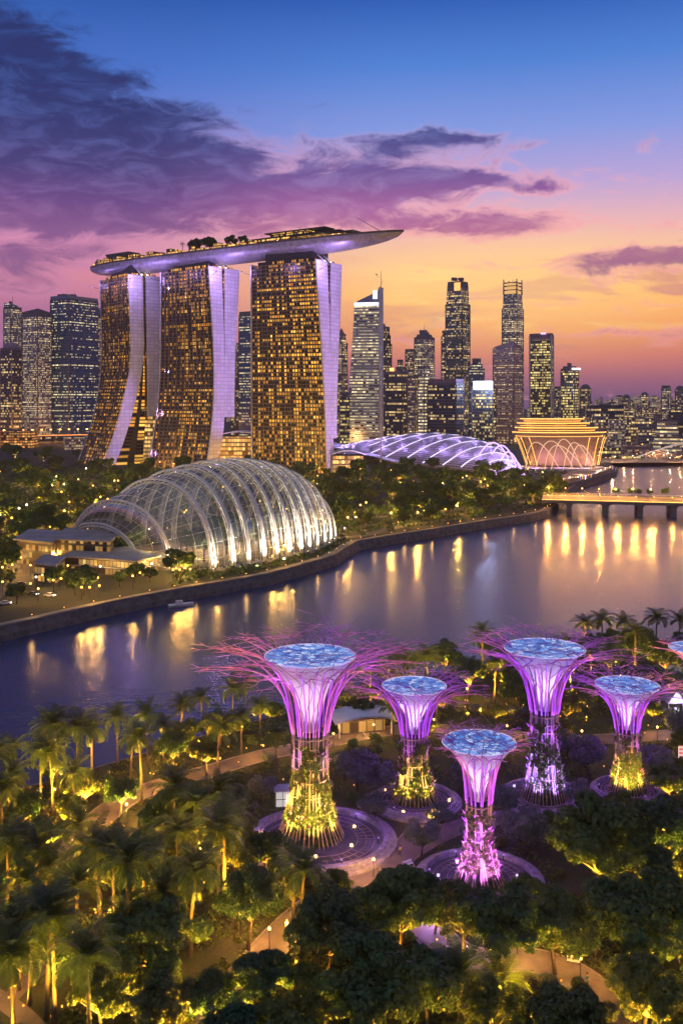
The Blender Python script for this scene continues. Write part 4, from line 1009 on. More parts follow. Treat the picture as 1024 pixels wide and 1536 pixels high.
def rvec(r):
    while True:
        v = Vector((r.uniform(-1,1), r.uniform(-1,1), r.uniform(-1,1)))
        if .05 < v.length < 1: return v.normalized()
def leaf(mb, c, n, size, r, long=1.5):
    a = n.cross(Vector((0,0,1)));
    if a.length < .05: a = Vector((1,0,0))
    a.normalize(); a = (a*cos(r.uniform(0, 6.28)) + n.cross(a)*sin(r.uniform(0, 6.28)))
    a = (a - n*a.dot(n)).normalized(); b = n.cross(a)
    l, w = size*long*.5, size*.5
    mb.face([c-a*l, c-b*w+a*(l*.1), c+a*l-n*(.15*size), c+b*w+a*(l*.1)])
def broadleaf(seed, H, RW, nleaf, lsize, clumps=26, flat=.75, gap=.0, trunkr=.3, fork=.34, forks=5, cs=(.22,.40)):
    """returns (crown mesh builder, trunk mesh builder) for a tree of height H and crown radius RW"""
    r = random.Random(seed); cr = MB(); tk = MB()
    hc = H*fork; zc = hc+(H-hc)*.52; rz = (H-hc)*.52
    cl = []
    for i in range(clumps):
        v = rvec(r); k = r.uniform(.3, 1.0)**.8
        if v.z < -.35: v.z *= .5
        c = Vector((v.x*RW*k, v.y*RW*k, zc+v.z*rz*k)); s_ = RW*r.uniform(cs[0], cs[1])
        cl.append((c, s_))
    tot = sum(s*s for _, s in cl)
    for c, s_ in cl:
        n = int(nleaf*s_*s_/tot)
        for _ in range(n):
            v = rvec(r); k = r.uniform(.55, 1.05)**.6
            if v.z < -.2 and r.random() < .45: v.z = -v.z
            p_ = c + Vector((v.x*s_*k, v.y*s_*k, v.z*s_*k*flat))
            nn = (v*.9 + rvec(r)*.75 + Vector((0,0,.35))).normalized()
            leaf(cr, p_, nn, lsize*r.uniform(.65, 1.3), r)
    lean = Vector((r.uniform(-.06,.06)*H, r.uniform(-.06,.06)*H, 0))
    top = lean + Vector((0,0,hc))
    tk.tube([(0,0,-.2), lean*.3+Vector((0,0,hc*.3)), top], [trunkr*1.35, trunkr, trunkr*.8], 7)
    r.shuffle(cl)
    for c, s_ in cl[:forks*2]:
        mid = top.lerp(c, .5)+Vector((0,0,-.06*H))*r.uniform(0, 1)
        tk.tube([top-Vector((0,0,hc*.08)), mid, c], [trunkr*.55, trunkr*.32, trunkr*.1], 5)
    return cr, tk
def palm(seed, H, L, nf=20, droop=1.0, upright=.0, nl=26):
    r = random.Random(seed); cr = MB(); tk = MB()
    bend = Vector((r.uniform(-.05,.05)*H, r.uniform(-.05,.05)*H, 0))
    top = bend + Vector((0,0,H))
    tk.tube([bend*(f*f)+Vector((0,0,H*f-.1)) for f in [i/8 for i in range(9)]], [.30-.012*i+(.09 if i == 0 else 0) for i in range(9)], 8)
    for k in range(nf):
        f = k/nf; az_ = k*2.399+r.uniform(-.2,.2)
        el = R(78 - 95*f*(1-upright) + r.uniform(-8,8)); ln = L*r.uniform(.85,1.1)*(1-.12*abs(f-.5))
        hd = Vector((cos(az_), sin(az_), 0)); n_ = 14; pts = []; p_ = top + hd*.12; e = el
        for i in range(n_+1):
            pts.append(p_.copy()); p_ = p_ + (hd*cos(e)+Vector((0,0,sin(e))))*(ln/n_)
            e -= R((5.5+6.5*f)*droop)*(0.4+1.1*i/n_)
        cr.tube(pts, [.075*(1-.8*i/n_) for i in range(n_+1)], 3, cap=False)
        side = hd.cross(Vector((0,0,1))).normalized()
        for j in range(2, nl+1):
            g_ = j/nl*n_; i = min(int(g_), n_-1); q = pts[i].lerp(pts[i+1], g_-i); tg = (pts[i+1]-pts[i]).normalized(); up = side.cross(tg).normalized()
            ll = L*.23*sin(pi*(.12+.84*j/nl))**.7
            for s_ in (-1, 1):
                dr = (tg*.65 + side*s_*.9 - Vector((0,0,.16+.22*r.random())) + up*.18).normalized()
                w = tg*(L*.017)
                m_ = q + dr*ll*.55
                cr.face([q-w*.6, m_-w+Vector((0,0,.02)), q+dr*ll-Vector((0,0,ll*.12)), m_+w, q+w*.6])
    # old hanging fronds and fruit knot
    for _ in range(40):
        v = rvec(r); leaf(cr, top+Vector((v.x*.45, v.y*.45, v.z*.4)), v, .5, r)
    return cr, tk
def bush(seed, H, RW, nleaf, ls):
    r = random.Random(seed); cr = MB(); tk = MB()
    for i in range(9):
        a_ = r.uniform(0, 6.28); k = RW*r.uniform(0,.7); c = Vector((cos(a_)*k, sin(a_)*k, H*r.uniform(.3,.65))); s_ = RW*r.uniform(.3,.5)
        tk.tube([(cos(a_)*k*.2, sin(a_)*k*.2, -.1), c], [.08,.03], 4)
        for _ in range(nleaf//9):
            v = rvec(r); v.z = abs(v.z) if r.random() < .7 else v.z
            leaf(cr, c+Vector((v.x*s_, v.y*s_, v.z*min(s_, H*.42))), (v+rvec(r)*.7+Vector((0,0,.3))).normalized(), ls*r.uniform(.7,1.3), r)
    return cr, tk
def proto(pair, lm, bm=BARK): return pair[0].mesh('crown', lm), pair[1].mesh('trunk', bm)
def plant(meshes, name, loc, rz, sc, label, cat, group=None):
    o = empty(name, loc, rz, label, cat, group); o.scale = (sc, sc, sc) if not isinstance(sc, tuple) else sc
    a = link('crown', meshes[0], o); b_ = link('trunk', meshes[1], o); return o
# far trees: fewer, larger leaf faces
FARB = [proto(broadleaf(100+i, 10, 5.2, 1100, 1.05, 20, .8, trunkr=.3), LEAF) for i in range(4)]
FARY = [proto(broadleaf(140+i, 8, 4.2, 800, .9, 16, .8, trunkr=.25), LEAFY) for i in range(2)]
FARP = [proto(palm(160+i, 9, 3.6, 14, 1.0, nl=10), PALML, PBARK) for i in range(2)]
# near trees
LEAFO = leafmat('olive_leaves', (.060,.072,.020), (.090,.105,.030), (.13,.14,.05))
LEAFD = leafmat('deep_green_leaves', (.020,.050,.024), (.038,.080,.034), (.07,.12,.05))
NBM = [LEAF, LEAFD, LEAFO, LEAFD, LEAFY, LEAF]
NB = [proto(broadleaf(200+i, (11, 12, 10, 13, 9.5, 11)[i], (5.6, 6.0, 4.8, 5.4, 4.6, 6.4)[i], (8000, 7000, 6000, 7000, 5500, 8500)[i], (.50,.42,.46,.55,.40,.46)[i], (52, 60, 44, 40, 46, 66)[i], (.75,.8,.7,.9,.8,.7)[i], trunkr=.30, fork=(.36,.38,.42,.40,.42,.36)[i], cs=((.17,.30),(.15,.27),(.17,.30),(.22,.36),(.15,.28),(.14,.27))[i]), NBM[i]) for i in range(6)]
NG = [proto(broadleaf(240+i, 7, 3.6, 4200, .36, 30, .85, trunkr=.2, fork=.34), LEAFG) for i in range(2)]
NY = [proto(broadleaf(260+i, (8, 9)[i], (3.8, 4.4)[i], 4200, .42, 30, .8, trunkr=.2, fork=.4), LEAFY) for i in range(2)]
NP = [proto(palm(300+i, 1.0*(11, 12.5, 10.5, 12, 13)[i], (5.0, 5.5, 4.7, 5.3, 5.1)[i], (21, 24, 19, 25, 22)[i], (.85, 1.0, .75, 1.1, .9)[i]), PALML, PBARK) for i in range(5)]
NPS = [proto(palm(330+i, (3.0, 4.5)[i], (3.4, 3.6)[i], 14, .7, .45), LEAFY if i == 0 else PALML, PBARK) for i in range(2)]
NS_ = [proto(bush(350+i, (1.8, 1.4, 2.2)[i], (1.9, 1.6, 1.5)[i], 900, .34), (LEAFY, LEAF, LEAFG)[i]) for i in range(3)]
# ================================================================ FAR BANK: PARK, LAMPS, ROADS, BRIDGE, TOWN LIGHTS
def inpoly(x, y, poly):
    c = False; n = len(poly); j = n-1
    for i in range(n):
        if (poly[i][1] > y) != (poly[j][1] > y) and x < (poly[j][0]-poly[i][0])*(y-poly[i][1])/(poly[j][1]-poly[i][1])+poly[i][0]: c = not c
        j = i
    return c
r7 = random.Random(77)
from mathutils import noise as mnoise
def noise_hash(x, y): return mnoise.noise(Vector((x, y, 3.0)))*.5+.5
SHX = [(q[0], q[1]) for q in SHORE]
def shore_y(px):
    for a_, b_ in zip(SHX, SHX[1:]):
        if a_[0] <= px <= b_[0]: return a_[1]+(b_[1]-a_[1])*(px-a_[0])/(b_[0]-a_[0])
    return SHX[-1][1]
cons_pl = [(a.x, a.y) for a, w, h in ARCH] + [(a.x+RD.x*2*w, a.y+RD.y*2*w) for a, w, h in reversed(ARCH)]
expo_pl = [(v.x, v.y-3) for v in FE] + [(2*Rr.x-F.x, 2*Rr.y-F.y) for F, Rr in reversed(list(zip(FE, RE)))]
def tower_hit(x, y):
    for tw in (T1, T2, T3):
        v = Vector((x, y, 0))-tw['O']; u, w = v.dot(tw['a']), v.dot(tw['b'])
        if -46 < u < 46 and tw['P'][0][0]-6 < w < 62: return True
    return False
ROADS = [[(-60,760),(60,750),(160,738),(260,728)], [(-40,905),(20,880),(40,858),(10,835),(-60,820)], [(500,780),(560,776),(640,770),(700,762),(800,752)], [(380,806),(520,806),(600,790),(690,777)]]
ROADM = mat('park_road', (.10,.085,.07), .8, 0, .2, .2)
for k, rp in enumerate(ROADS):
    q = MB(); rows = []
    P_ = [G(*a) for a in rp]; P_ = [cat(P_, i/24) for i in range(25)]
    for i, v in enumerate(P_):
        a = P_[min(i+1, 24)]-P_[max(i-1, 0)]; n = Vector((-a.y, a.x, 0)).normalized(); w = (4.5, 5.5, 4.0, 3.5)[k]
        rows.append([v-n*w+Vector((0,0,.03+.01*k)), v+n*w+Vector((0,0,.03+.01*k))])
    q.grid(rows, smooth=False); tag(q.obj('park_road', ROADM), ['park road crossing the trees left of the conservatory', 'access road curving past the visitor buildings', 'park road below the violet striped hall', 'promenade road right of the conservatory'][k], 'road', kind='structure')
def road_hit(x, y, m_=5.5):
    for rp in ROADS:
        P_ = [G(*a) for a in rp]
        for i in range(12):
            v = cat(P_, i/11)
            if (v.x-x)**2+(v.y-y)**2 < m_*m_*4: return True
    return False
q = MB(); q.lathe([(.01,-.05),(.22,0),(.25,.3),(.18,.42),(.01,.45)], 7); UPMESH = q.mesh('floodlight', GOLD)
FG = {'w': ('trees in the far park', 'dark round tree in the park between the water and the hotel towers'),
      'l': ('trees left of the conservatory', 'dark round tree in the park left of and behind the glass conservatory'),
      'e': ('trees below the violet hall', 'dark round tree on the bank between the conservatory and the bridge')}
placed = []
n_far = 0
cand = []
for _ in range(14000):
    px = r7.uniform(-40, 850); py = r7.uniform(686, 900)
    if py > shore_y(px)-9: continue
    cand.append((px, py))
for px, py in cand:
    if n_far >= 290: break
    v = G(px, py); x, y = v.x, v.y
    if y > 1010 and px > 130: continue
    rmin = 7.5 if y < 560 else (9.5 if y < 760 else 12.0)
    if inpoly(x, y, cons_pl) or inpoly(x, y, expo_pl) or tower_hit(x, y): continue
    if any(inpoly(x+a, y+b_, cons_pl) for a, b_ in ((6,0),(-6,0),(0,-7),(0,6))): continue
    if 20 < px < 260 and py > 822: continue
    if 262 < px < 505 and py > 800: continue
    if road_hit(x, y, 2.2): continue
    if px > 770 and py < 722: continue
    if any((x-a)**2+(y-b_)**2 < rmin*rmin for a, b_ in placed): continue
    placed.append((x, y)); n_far += 1
    k = 'l' if px < 200 else ('w' if py < 745 and px < 520 else 'e')
    kind = r7.random()
    ms, nm, sc = (r7.choice(FARB), 'park_tree', r7.uniform(.75, 1.35)) if kind < .72 else ((r7.choice(FARY), 'park_tree', r7.uniform(.7, 1.2)) if kind < .92 else (r7.choice(FARP), 'palm_tree', r7.uniform(.7, 1.1)))
    sc *= 1.15 if y < 560 else (1.3 if y < 760 else 1.25)
    lab = FG[k][1] if nm == 'park_tree' else 'small far palm tree among the dark trees of the park on the far bank'
    if nm == 'park_tree' and kind >= .72: lab = lab.replace('dark round', 'lamp lit yellowish')  # these trees carry the yellow green leaf material
    if r7.random() < .42:
        uo = link('floodlight', UPMESH); uo.location = (x+r7.uniform(-3,3), y-sc*4.6, 0); tag(uo, 'small amber ground floodlight under a tree of the far park', 'floodlight', 'ground floodlights of the far park')
        lamp('flood', (0,0,2.6), r7.uniform(9000, 34000)*(sc/1.4)**2, (1.0, r7.uniform(.5,.64), .08), .25, uo, spot=115, aim=(0, 2.2, 3.4), blend=.8)
    plant(ms, nm, (x, y, 0), r7.uniform(0, 6.28), (sc, sc, sc*r7.uniform(.8, 1.1)), lab, 'tree', FG[k][0] if nm == 'park_tree' else 'far palms')
q = MB(); ru = random.Random(5); cnt = 0
while cnt < 5200:
    px = ru.uniform(-60, 850); py = 684+(ru.random()**1.2)*200
    if py > shore_y(px)-8: continue
    v = G(px, py)
    if v.y > 1050 or inpoly(v.x, v.y, cons_pl) or inpoly(v.x, v.y, expo_pl) or tower_hit(v.x, v.y) or (20 < px < 260 and py > 815) or road_hit(v.x, v.y, 2.6): continue
    if noise_hash(v.x*.05, v.y*.05) < .35: continue
    cnt += 1; h = ru.uniform(.5, 2.6)*(1.5 if v.y > 700 else 1.0)
    for _ in range(5):
        w = rvec(ru); leaf(q, v+Vector((w.x*h*1.3, w.y*h*1.3, abs(w.z)*h)), (w+Vector((0,0,.5))).normalized(), ru.uniform(.9,1.7)*(1.0 if v.y < 600 else 1.6), ru)
tag(q.obj('undergrowth', LEAF), 'dark undergrowth and hedges covering the far park between its trees', 'undergrowth', kind='stuff')
# a few single trees the photo shows on the promenade
for i, (px, py, s_, lab) in enumerate(((126,893,1.05,'round dark tree on the embankment in front of the visitor centre'),(113,893,.8,'smaller round tree just left of the biggest embankment tree'),(270,868,1.15,'lone tall tree at the foot of the left conservatory ribs'),
        (203,874,.75,'small round tree between the visitor centre and the lone tall tree'),(225,873,.55,'low round tree left of the lone tall tree at the ribs'),(180,880,.6,'low tree in front of the long lit visitor centre wall'),(25,906,.7,'low spreading tree at the far left end of the embankment'),(86,880,.8,'round tree in front of the small square block'),
        (600,786,1.1,'large dark tree on the promenade right of the conservatory'),(815,752,1.3,'tall dark tree beside the bridge end'),(800,748,1.2,'tall dark tree second from the bridge end'))):
    plant(FARB[i % 4], 'park_tree', G(px, py), i*1.7, s_, lab, 'tree')
# ---- lamps of the far park
lampm = MB(); lampm.tube([(0,0,0),(0,0,4.6)], [.10,.07], 5)
LPOLE = lampm.mesh('post', DARK)
gm = MB(); gm.lathe([(0.01,4.5),(.32,4.65),(.38,4.9),(.24,5.1),(.01,5.2)], 7); LGLOBE = gm.mesh('globe', WARM); LGLOBEP = gm.mesh('globe', PALE)
FARGLOB = gm.mesh('globe', glow('far_lamp', (1.0,.43,.07), 8.0))
def streetlamp(loc, label, group, globe=None, sc=1.0, light=0.0, col=(1.0,.55,.16), name='street_lamp'):
    o = empty(name, loc, 0, label, 'lamp', group); o.scale = (sc, sc, sc)
    link('post', LPOLE, o); link('globe', globe or LGLOBE, o)
    if light: lamp('lamp_light', (0, 0, 5.6), light, col, .3, o)
    return o
# bank lamps: on the coping, spaced along the shore
P_ = [G(*q) for q in SHORE]; acc = 0.0; nxt = 4.0; nb = 0
for a_, b_ in zip(P_, P_[1:]):
    L_ = (b_-a_).length; dr = (b_-a_)/L_; n = Vector((dr.y, -dr.x, 0))
    while nxt < acc+L_:
        v = a_+dr*(nxt-acc)-n*1.2; nxt += 13.0 + r7.uniform(-1.5, 1.5)*1.5
        if -175 < v.x: 
            nb += 1; streetlamp((v.x, v.y, 0), 'short bollard lamp on the edge of the far embankment', 'bollard lamps along the embankment', FARGLOB, .36 if v.y < 560 else .45, 500 if nb % 2 == 0 else 0, name='bollard_lamp')
    acc += L_
nl_ = 0
for _ in range(4000):
    if nl_ >= 210: break
    px = r7.uniform(-20, 830); py = 690 + (r7.random()**.9)*215
    if py > shore_y(px)-8: continue
    v = G(px, py); x, y = v.x, v.y
    if y > 1030: continue
    if inpoly(x, y, cons_pl) or inpoly(x, y, expo_pl) or tower_hit(x, y): continue
    if any((x-a)**2+(y-b_)**2 < 9 for a, b_ in placed): continue
    nl_ += 1
    streetlamp((x, y, 0), 'small amber lamp among the trees of the far park', 'lamps of the far park', FARGLOB if r7.random() < .85 else LGLOBEP, 1.0 if y < 540 else 1.5, (3000 if y < 540 else 13000) if nl_ % 3 else 0, (1.0,.52,.10))
for px, py, pw, c in ((205,694,3e4,(1,.5,.12)),(240,703,3e4,(1,.5,.12)),(345,704,3e4,(1,.5,.12)),(375,706,3e4,(1,.5,.12)),(530,705,2.5e4,(1,.55,.16)),(600,712,2.5e4,(1,.55,.16)),(690,720,2e4,(1,.5,.14)),(430,716,2e4,(1,.5,.14)),(75,735,1e4,(1,.9,.8))):
    o = streetlamp(G(px, py), 'tall bright amber lamp by the foot of the hotel and hall', 'tall lamps by the hotel', FARGLOB, 1.5, pw*.5, c)
# ---- parked cars and a van by the access road
CARC = [mat('white_car_paint', (.6,.6,.62), .3), mat('dark_car_paint', (.04,.045,.05), .3), mat('silver_car_paint', (.35,.36,.38), .3, .4)]
TYRE = mat('tyre_rubber', (.02,.02,.02), .9); CGL = mat('car_glass', (.02,.025,.03), .1)
HLM = glow('headlight_glow', (1.0,.93,.8), 14.0)
def car(loc, rz, cm, label):
    o = empty('parked_car', loc, rz, label, 'car', 'cars by the visitor buildings')
    q = MB(); prof = [(-2.1,.35),(-2.15,.8),(-1.9,.95),(-1.3,1.0),(-.85,1.45),(.7,1.48),(1.3,1.02),(2.0,.9),(2.15,.6),(2.1,.35)]
    for s_ in (-1, 1): q.face([(x, s_*.85, z) for x, z in (prof if s_ < 0 else prof[::-1])])
    q.grid([[(x, -.85, z), (x, .85, z)] for x, z in prof+[prof[0]]], smooth=False); b_ = q.obj('body', cm, o)
    q = MB()
    for s_ in (-1, 1): q.face([(-1.2, s_*.86, 1.02), (1.15, s_*.86, 1.02), (.65, s_*.86, 1.4), (-.8, s_*.86, 1.4)])
    q.face([(1.27,-.75,1.06),(1.27,.75,1.06),(.76,.7,1.45),(.76,-.7,1.45)]); q.obj('windows', CGL, o)
    for x in (-1.3, 1.3):
        for s_ in (-1, 1):
            q = MB(); q.tube([(x, s_*.92, .33), (x, s_*.68, .33)], .33, 10); q.obj('wheel', TYRE, o)
    for s_ in (-.6, .6):
        q = MB(); q.box((2.13, s_, .72), (.1,.28,.16)); q.obj('headlight', HLM, o)
    return o
for i, (px, py, rz, c, lab) in enumerate(((8,907,.2,0,'white car parked nearest the left edge of the photo'),(30,878,.9,1,'dark car on the access road beside the square block'),(14,893,1.0,2,'silver car on the access road left of the trees'),(50,893,-.4,1,'dark car facing the viewer with glowing headlights'),(75,895,-.3,0,'white car beside the dark one under the embankment trees'))):
    car(G(px, py, .06), rz, CARC[c], lab)
# ---- moored boat
bt = G(271, 893); bt.z = -4.2; o = empty('motor_boat', bt, .35, 'small white motor boat moored below the conservatory embankment', 'boat')
q = MB(); rows = []
for i in range(9):
    f = i/8; w = 1.5*(1-max(0, (f-.45)/.55)**2)**.8+.03; x = -4.5+9.5*f
    rows.append([(x, -w, .9+.5*f*f), (x, -w*.7, 0), (x, 0, -.35), (x, w*.7, 0), (x, w, .9+.5*f*f)])
q.grid(rows); q.face([rows[0][k] for k in range(5)]); q.grid([[(r_[0][0], r_[0][1]*.98, r_[0][2]-.08), (r_[4][0], r_[4][1]*.98, r_[4][2]-.08)] for r_ in rows], smooth=False); q.obj('hull', WHITE, o)
q = MB(); q.prism([(-2,-1),(1,-.9),(1,.9),(-2,1)], .9, 2.3, 0, 0, scale=.82); q.obj('cabin', [mat('boat_cabin', (.5,.52,.6), .3)], o)
# ---- bridge across the bay on the right
BRM = mat('bridge_concrete', (.16,.13,.12), .8, 0, .2, .2); BRD = mat('bridge_road', (.14,.11,.09), .8)
BA, BB = G(812, 762), G(1160, 771); BL = (BB-BA).length; ba = atan2(BB.y-BA.y, BB.x-BA.x)
brg = empty('road_bridge', BA, ba, 'low concrete road bridge lit amber crossing the bay at right', 'bridge')
ZB = 6.0; WB = 36.0
q = MB(); q.box((BL/2, WB/2, ZB-.8), (BL, WB, 1.6)); q.box((BL/2, .3, ZB-1.9), (BL, .5, 1.0)); q.obj('deck', BRM, brg)
pxs = [(852,0),(908,0),(959,0),(1010,0),(1062,0)]
piers = []
for px, _ in pxs:
    # solve along the bridge axis for the pixel column
    t0 = None
    for k in range(400):
        f = k/400; v = BA.lerp(BB, f)
        if CX+v.x*FPX/v.y >= px: t0 = f*BL; break
    piers.append(t0)
q = MB(); edge = [0]+piers+[BL]
for a_, b_ in zip(edge, edge[1:]):
    rows = []
    for i in range(13):
        f = i/12; x = a_+(b_-a_)*f; z = ZB-1.6-1.5*(abs(2*f-1)**2.2); rows.append([(x, .6, ZB-1.55), (x, .6, z-.4), (x, WB-.6, z-.4), (x, WB-.6, ZB-1.55)])
    q.grid(rows, closed=True, smooth=False)
q.obj('haunched_girders', BRM, brg)
for x in piers:
    q = MB(); q.prism([(x-1.8, 1), (x+1.8, 1), (x+1.8, WB-1), (x-1.8, WB-1)], -8, ZB-2.8, 0, 0); q.prism([(x-2.6, .4), (x+2.6, .4), (x+2.6, WB-.4), (x-2.6, WB-.4)], ZB-3.9, ZB-2.75, 0, 0); q.obj('pier', BRM, brg)
q = MB(); q.face([(0,1.2,ZB+.02),(BL,1.2,ZB+.02),(BL,WB-1.2,ZB+.02),(0,WB-1.2,ZB+.02)]); q.obj('roadway', BRD, brg)
for y_ in (.35, WB*.5, WB-.35):
    q = MB()
    for k in range(int(BL/3)): q.box((k*3+.5, y_, ZB+.6), (.16,.16,1.2))
    q.box((BL/2, y_, ZB+1.2), (BL,.16,.14)); q.box((BL/2, y_, ZB+.7), (BL,.1,.1)); q.obj('railing', STEEL, brg)
q = MB(); q.box((BL/2, -.05, ZB-.1), (BL,.18,.22)); q.obj('edge_light_strip', GOLD, brg)
for k in range(24):
    x = 4+(k//2)*(BL-20)/11; wy = (WB-1.5) if k % 2 else 3.0
    o = streetlamp(BA+Vector((cos(ba)*x-sin(ba)*wy, sin(ba)*x+cos(ba)*wy, ZB)), 'amber street lamp standing on the road bridge', 'street lamps on the bridge', FARGLOB, 1.0 if k % 2 else .6, 26000 if k % 2 else 9000, (1.0,.42,.07))
for k, (px, s_) in enumerate(((930,.55),(956,.6),(968,.5),(985,.5),(1009,.65))):
    lab = ['small round tree on the far side of the bridge, leftmost of five', 'second small tree from the left on the bridge', 'middle small tree of the five on the bridge', 'second small tree from the right on the bridge', 'rightmost small tree standing on the bridge'][k]
    v = BA.lerp(BB, (px-812)/(1160-812)*1.0); plant(FARB[k % 4], 'small_tree', (v.x-sin(ba)*(WB+1.0-2), v.y+cos(ba)*(WB-1.0), ZB-.1), k, s_, lab, 'tree')
# ---- orange lit viaduct at far left, behind the park
VA, VB = G(-60, 664), G(140, 660); va = atan2(VB.y-VA.y, VB.x-VA.x); VL = (VB-VA).length
vd = empty('elevated_road', VA, va, 'long elevated road glowing orange under the towers at far left', 'viaduct')
q = MB(); q.box((VL/2, 0, 9), (VL, 24, 2.0)); 
q.obj('deck', mat('viaduct_concrete', (.30,.22,.17), .8), vd)
q = MB()
for k in range(14): q.box((10+k*VL/14, 0, 4), (3, 18, 8))
q.obj('columns', BRM, vd)
q = MB(); q.box((VL/2, -12.2, 10.3), (VL, .4, 1.1)); q.obj('side_light_strip', glow('orange_strip', (1.0,.30,.05), 2.2), vd)
for k in range(14):
    q = MB(); x = 8+k*VL/14.3; q.tube([(x,-6,10),(x,-6,20)], .3, 4); q.obj('lamp_post', DARK, vd)
    q = MB(); q.box((x,-6,20.3), (3,1.2,.9)); q.obj('lamp_head', glow('sodium_lamp', (1.0,.40,.08), 14.0) if k == 0 else bpy.data.materials['sodium_lamp'], vd)
    if k % 2 == 0: lamp('sodium_light', (x,-9,19), 6e4, (1.0,.36,.06), 1.0, vd)
lowblock(-10, 48, 647, 1450, winmat('orange_hall_windows', (.25,.10,.04), (.15,.05,.02), (1.0,.34,.06), (1.0,.5,.12), .8, 1.3, 4, 4, .2), 'long low hall glowing orange above the elevated road at far left', None)
lowblock(98, 140, 656, 1400, WBROWN, 'low grey roofed hall at the foot of the leftmost hotel tower', None)
# ---- far shore beyond the bay: promenade strip, low sheds, arch, lamps
q = MB(); q.face([tuple(G(900,694.4,.05)),tuple(G(1500,691,.05)),tuple(G(1500,686,.05)),tuple(G(900,687,.05))]); tag(q.obj('far_promenade', PAVE), 'lit promenade strip along the far side of the bay', 'path', kind='structure')
for i, (x0, x1, yt, d) in enumerate(((926,962,682,1190),(966,1000,676,1220),(1002,1040,680,1180),(900,930,672,1300),(934,975,668,1340),(985,1030,664,1380),(906,940,662,1500),(950,990,656,1560),(1000,1040,655,1600),(900,925,650,1650))):
    lowblock(x0, x1, yt, d, [WGOLD, WBROWN, WOFF][i % 3], ['golden pavilion on the far promenade, leftmost', 'brown roofed hall on the far promenade, middle one', 'grey hall at the right end of the far promenade', 'low gold hall behind the promenade near the theatre', 'wide brown hall behind the promenade pavilions', 'wide grey hall behind the promenade near the right edge', 'gold block two rows behind the promenade', 'brown block two rows behind the promenade', 'grey block two rows behind the promenade at right', 'gold block farthest back beside the theatre'][i], TB)
AR = G(985, 690); ar = empty('arched_roof', AR, .1, 'white lit arch rising from the far promenade at the right edge', 'arch'); 
q = MB(); q.tube([(-26+i*6.5, 6, 1+24*sin(pi*i/16*.5+.05)) for i in range(17)], .6, 6); q.tube([(-24+i*6.5, 14, 1+21*sin(pi*i/16*.5+.05)) for i in range(17)], .5, 6)
q.obj('arch_rib', glow('arch_white', (1.0,.72,.66), .55), ar)
q = MB()
for i in range(1, 17): q.tube([(-26+i*6.5, 6, 0), (-26+i*6.5, 6, 1+24*sin(pi*i/16*.5+.05))], .3, 4)
q.obj('hangers', STEEL, ar)
for i in range(70):
    px = 880+i*2.3+r7.uniform(-1, 1); py = 693.5-(r7.random()**1.6)*44
    cols = [FARGLOB, FARGLOB, LGLOBEP, FARGLOB]
    streetlamp(G(px, py), 'tiny bright lamp on the far side of the bay', 'lamps across the bay', cols[i % 4], 1.1 if py > 680 else 1.5, 9000 if i % 6 == 0 else 0, (1.0,.5,.2))
VLG = gm.mesh('globe', glow('violet_globe', (.75,.5,1.0), 7.0))
for i in range(40):
    px = 500+r7.uniform(0, 400); py = 655+r7.uniform(0, 22)
    v = G(px, py)
    if inpoly(v.x, v.y, expo_pl): continue
    streetlamp(v, 'tiny street lamp at the foot of the office towers', 'street lamps below the office towers', FARGLOB, 1.8, 2.5e4 if i % 5 == 0 else 0, (1.0,.5,.15))
# ---- the city out to the horizon
for i in range(60):
    px = r7.uniform(872, 1060); d = r7.uniform(2600, 6800); top = r7.uniform(593, 605) if d > 3800 else r7.uniform(601, 614)
    lowblock(px, px+r7.uniform(4, 9), top, d, LOWM[i % 5], 'tiny hazy building in the far city under the horizon', 'far city buildings at the horizon', 'distant_building')
for i in range(60):
    px = r7.uniform(-40, 870); d = r7.uniform(2300, 3600); top = r7.uniform(596, 618)
    lowblock(px, px+r7.uniform(10, 22), top, d, LOWM[i % 5], 'low hazy building seen between the towers of the skyline', 'low buildings behind the skyline', 'distant_building')
# ================================================================ TREE-SHAPED TOWERS OF THE NEAR GARDEN
STEELP = mat('violet_painted_steel', (.42,.13,.50), .45, .2, .2, .5)
STEELB = mat('bronze_painted_steel', (.34,.24,.20), .5, .2, .2, .5)
LEDP = glow('violet_light_strip', (.36,.05,1.0), 2.0)
LEDM = glow('magenta_light_strip', (.58,.08,.90), 1.2)
LEDW = glow('white_light_strip', (.70,.55,1.0), 1.6)
LEDQ = glow('plaza_lamp', (.55,.32,1.0), .7)
LEDR = glow('rim_light_strip', (.72,.62,1.0), .9)
COREM = mat('tower_core_concrete', (.10,.09,.09), .85, 0, .25, .8, bump=.2)
m, t, p = newmat('funnel_membrane'); FUNM = m
tl = t.nodes.new('ShaderNodeBsdfTranslucent'); tl.inputs[0].default_value = (.74,.60,.84,1)
mx = t.nodes.new('ShaderNodeMixShader'); mx.inputs[0].default_value = .62; p.inputs['Base Color'].default_value = (.24,.18,.34,1)
t.links.new(p.outputs[0], mx.inputs[1]); t.links.new(tl.outputs[0], mx.inputs[2]); t.links.new(mx.outputs[0], t.nodes['Material Output'].inputs['Surface'])
m, t, p = newmat('canopy_disc_panels'); DISCM = m      # back-lit panels, cells of differing blue
tcn = t.nodes.new('ShaderNodeTexCoord'); vo = t.nodes.new('ShaderNodeTexVoronoi'); vo.inputs['Scale'].default_value = .95; t.links.new(tcn.outputs['Object'], vo.inputs['Vector'])
vr, vg_, _ = sep(t, vo.outputs['Color'])
ve = t.nodes.new('ShaderNodeTexVoronoi'); ve.feature = 'DISTANCE_TO_EDGE'; ve.inputs['Scale'].default_value = .95; t.links.new(tcn.outputs['Object'], ve.inputs['Vector'])
ed = E(t, ve.outputs['Distance']).gt(.035)
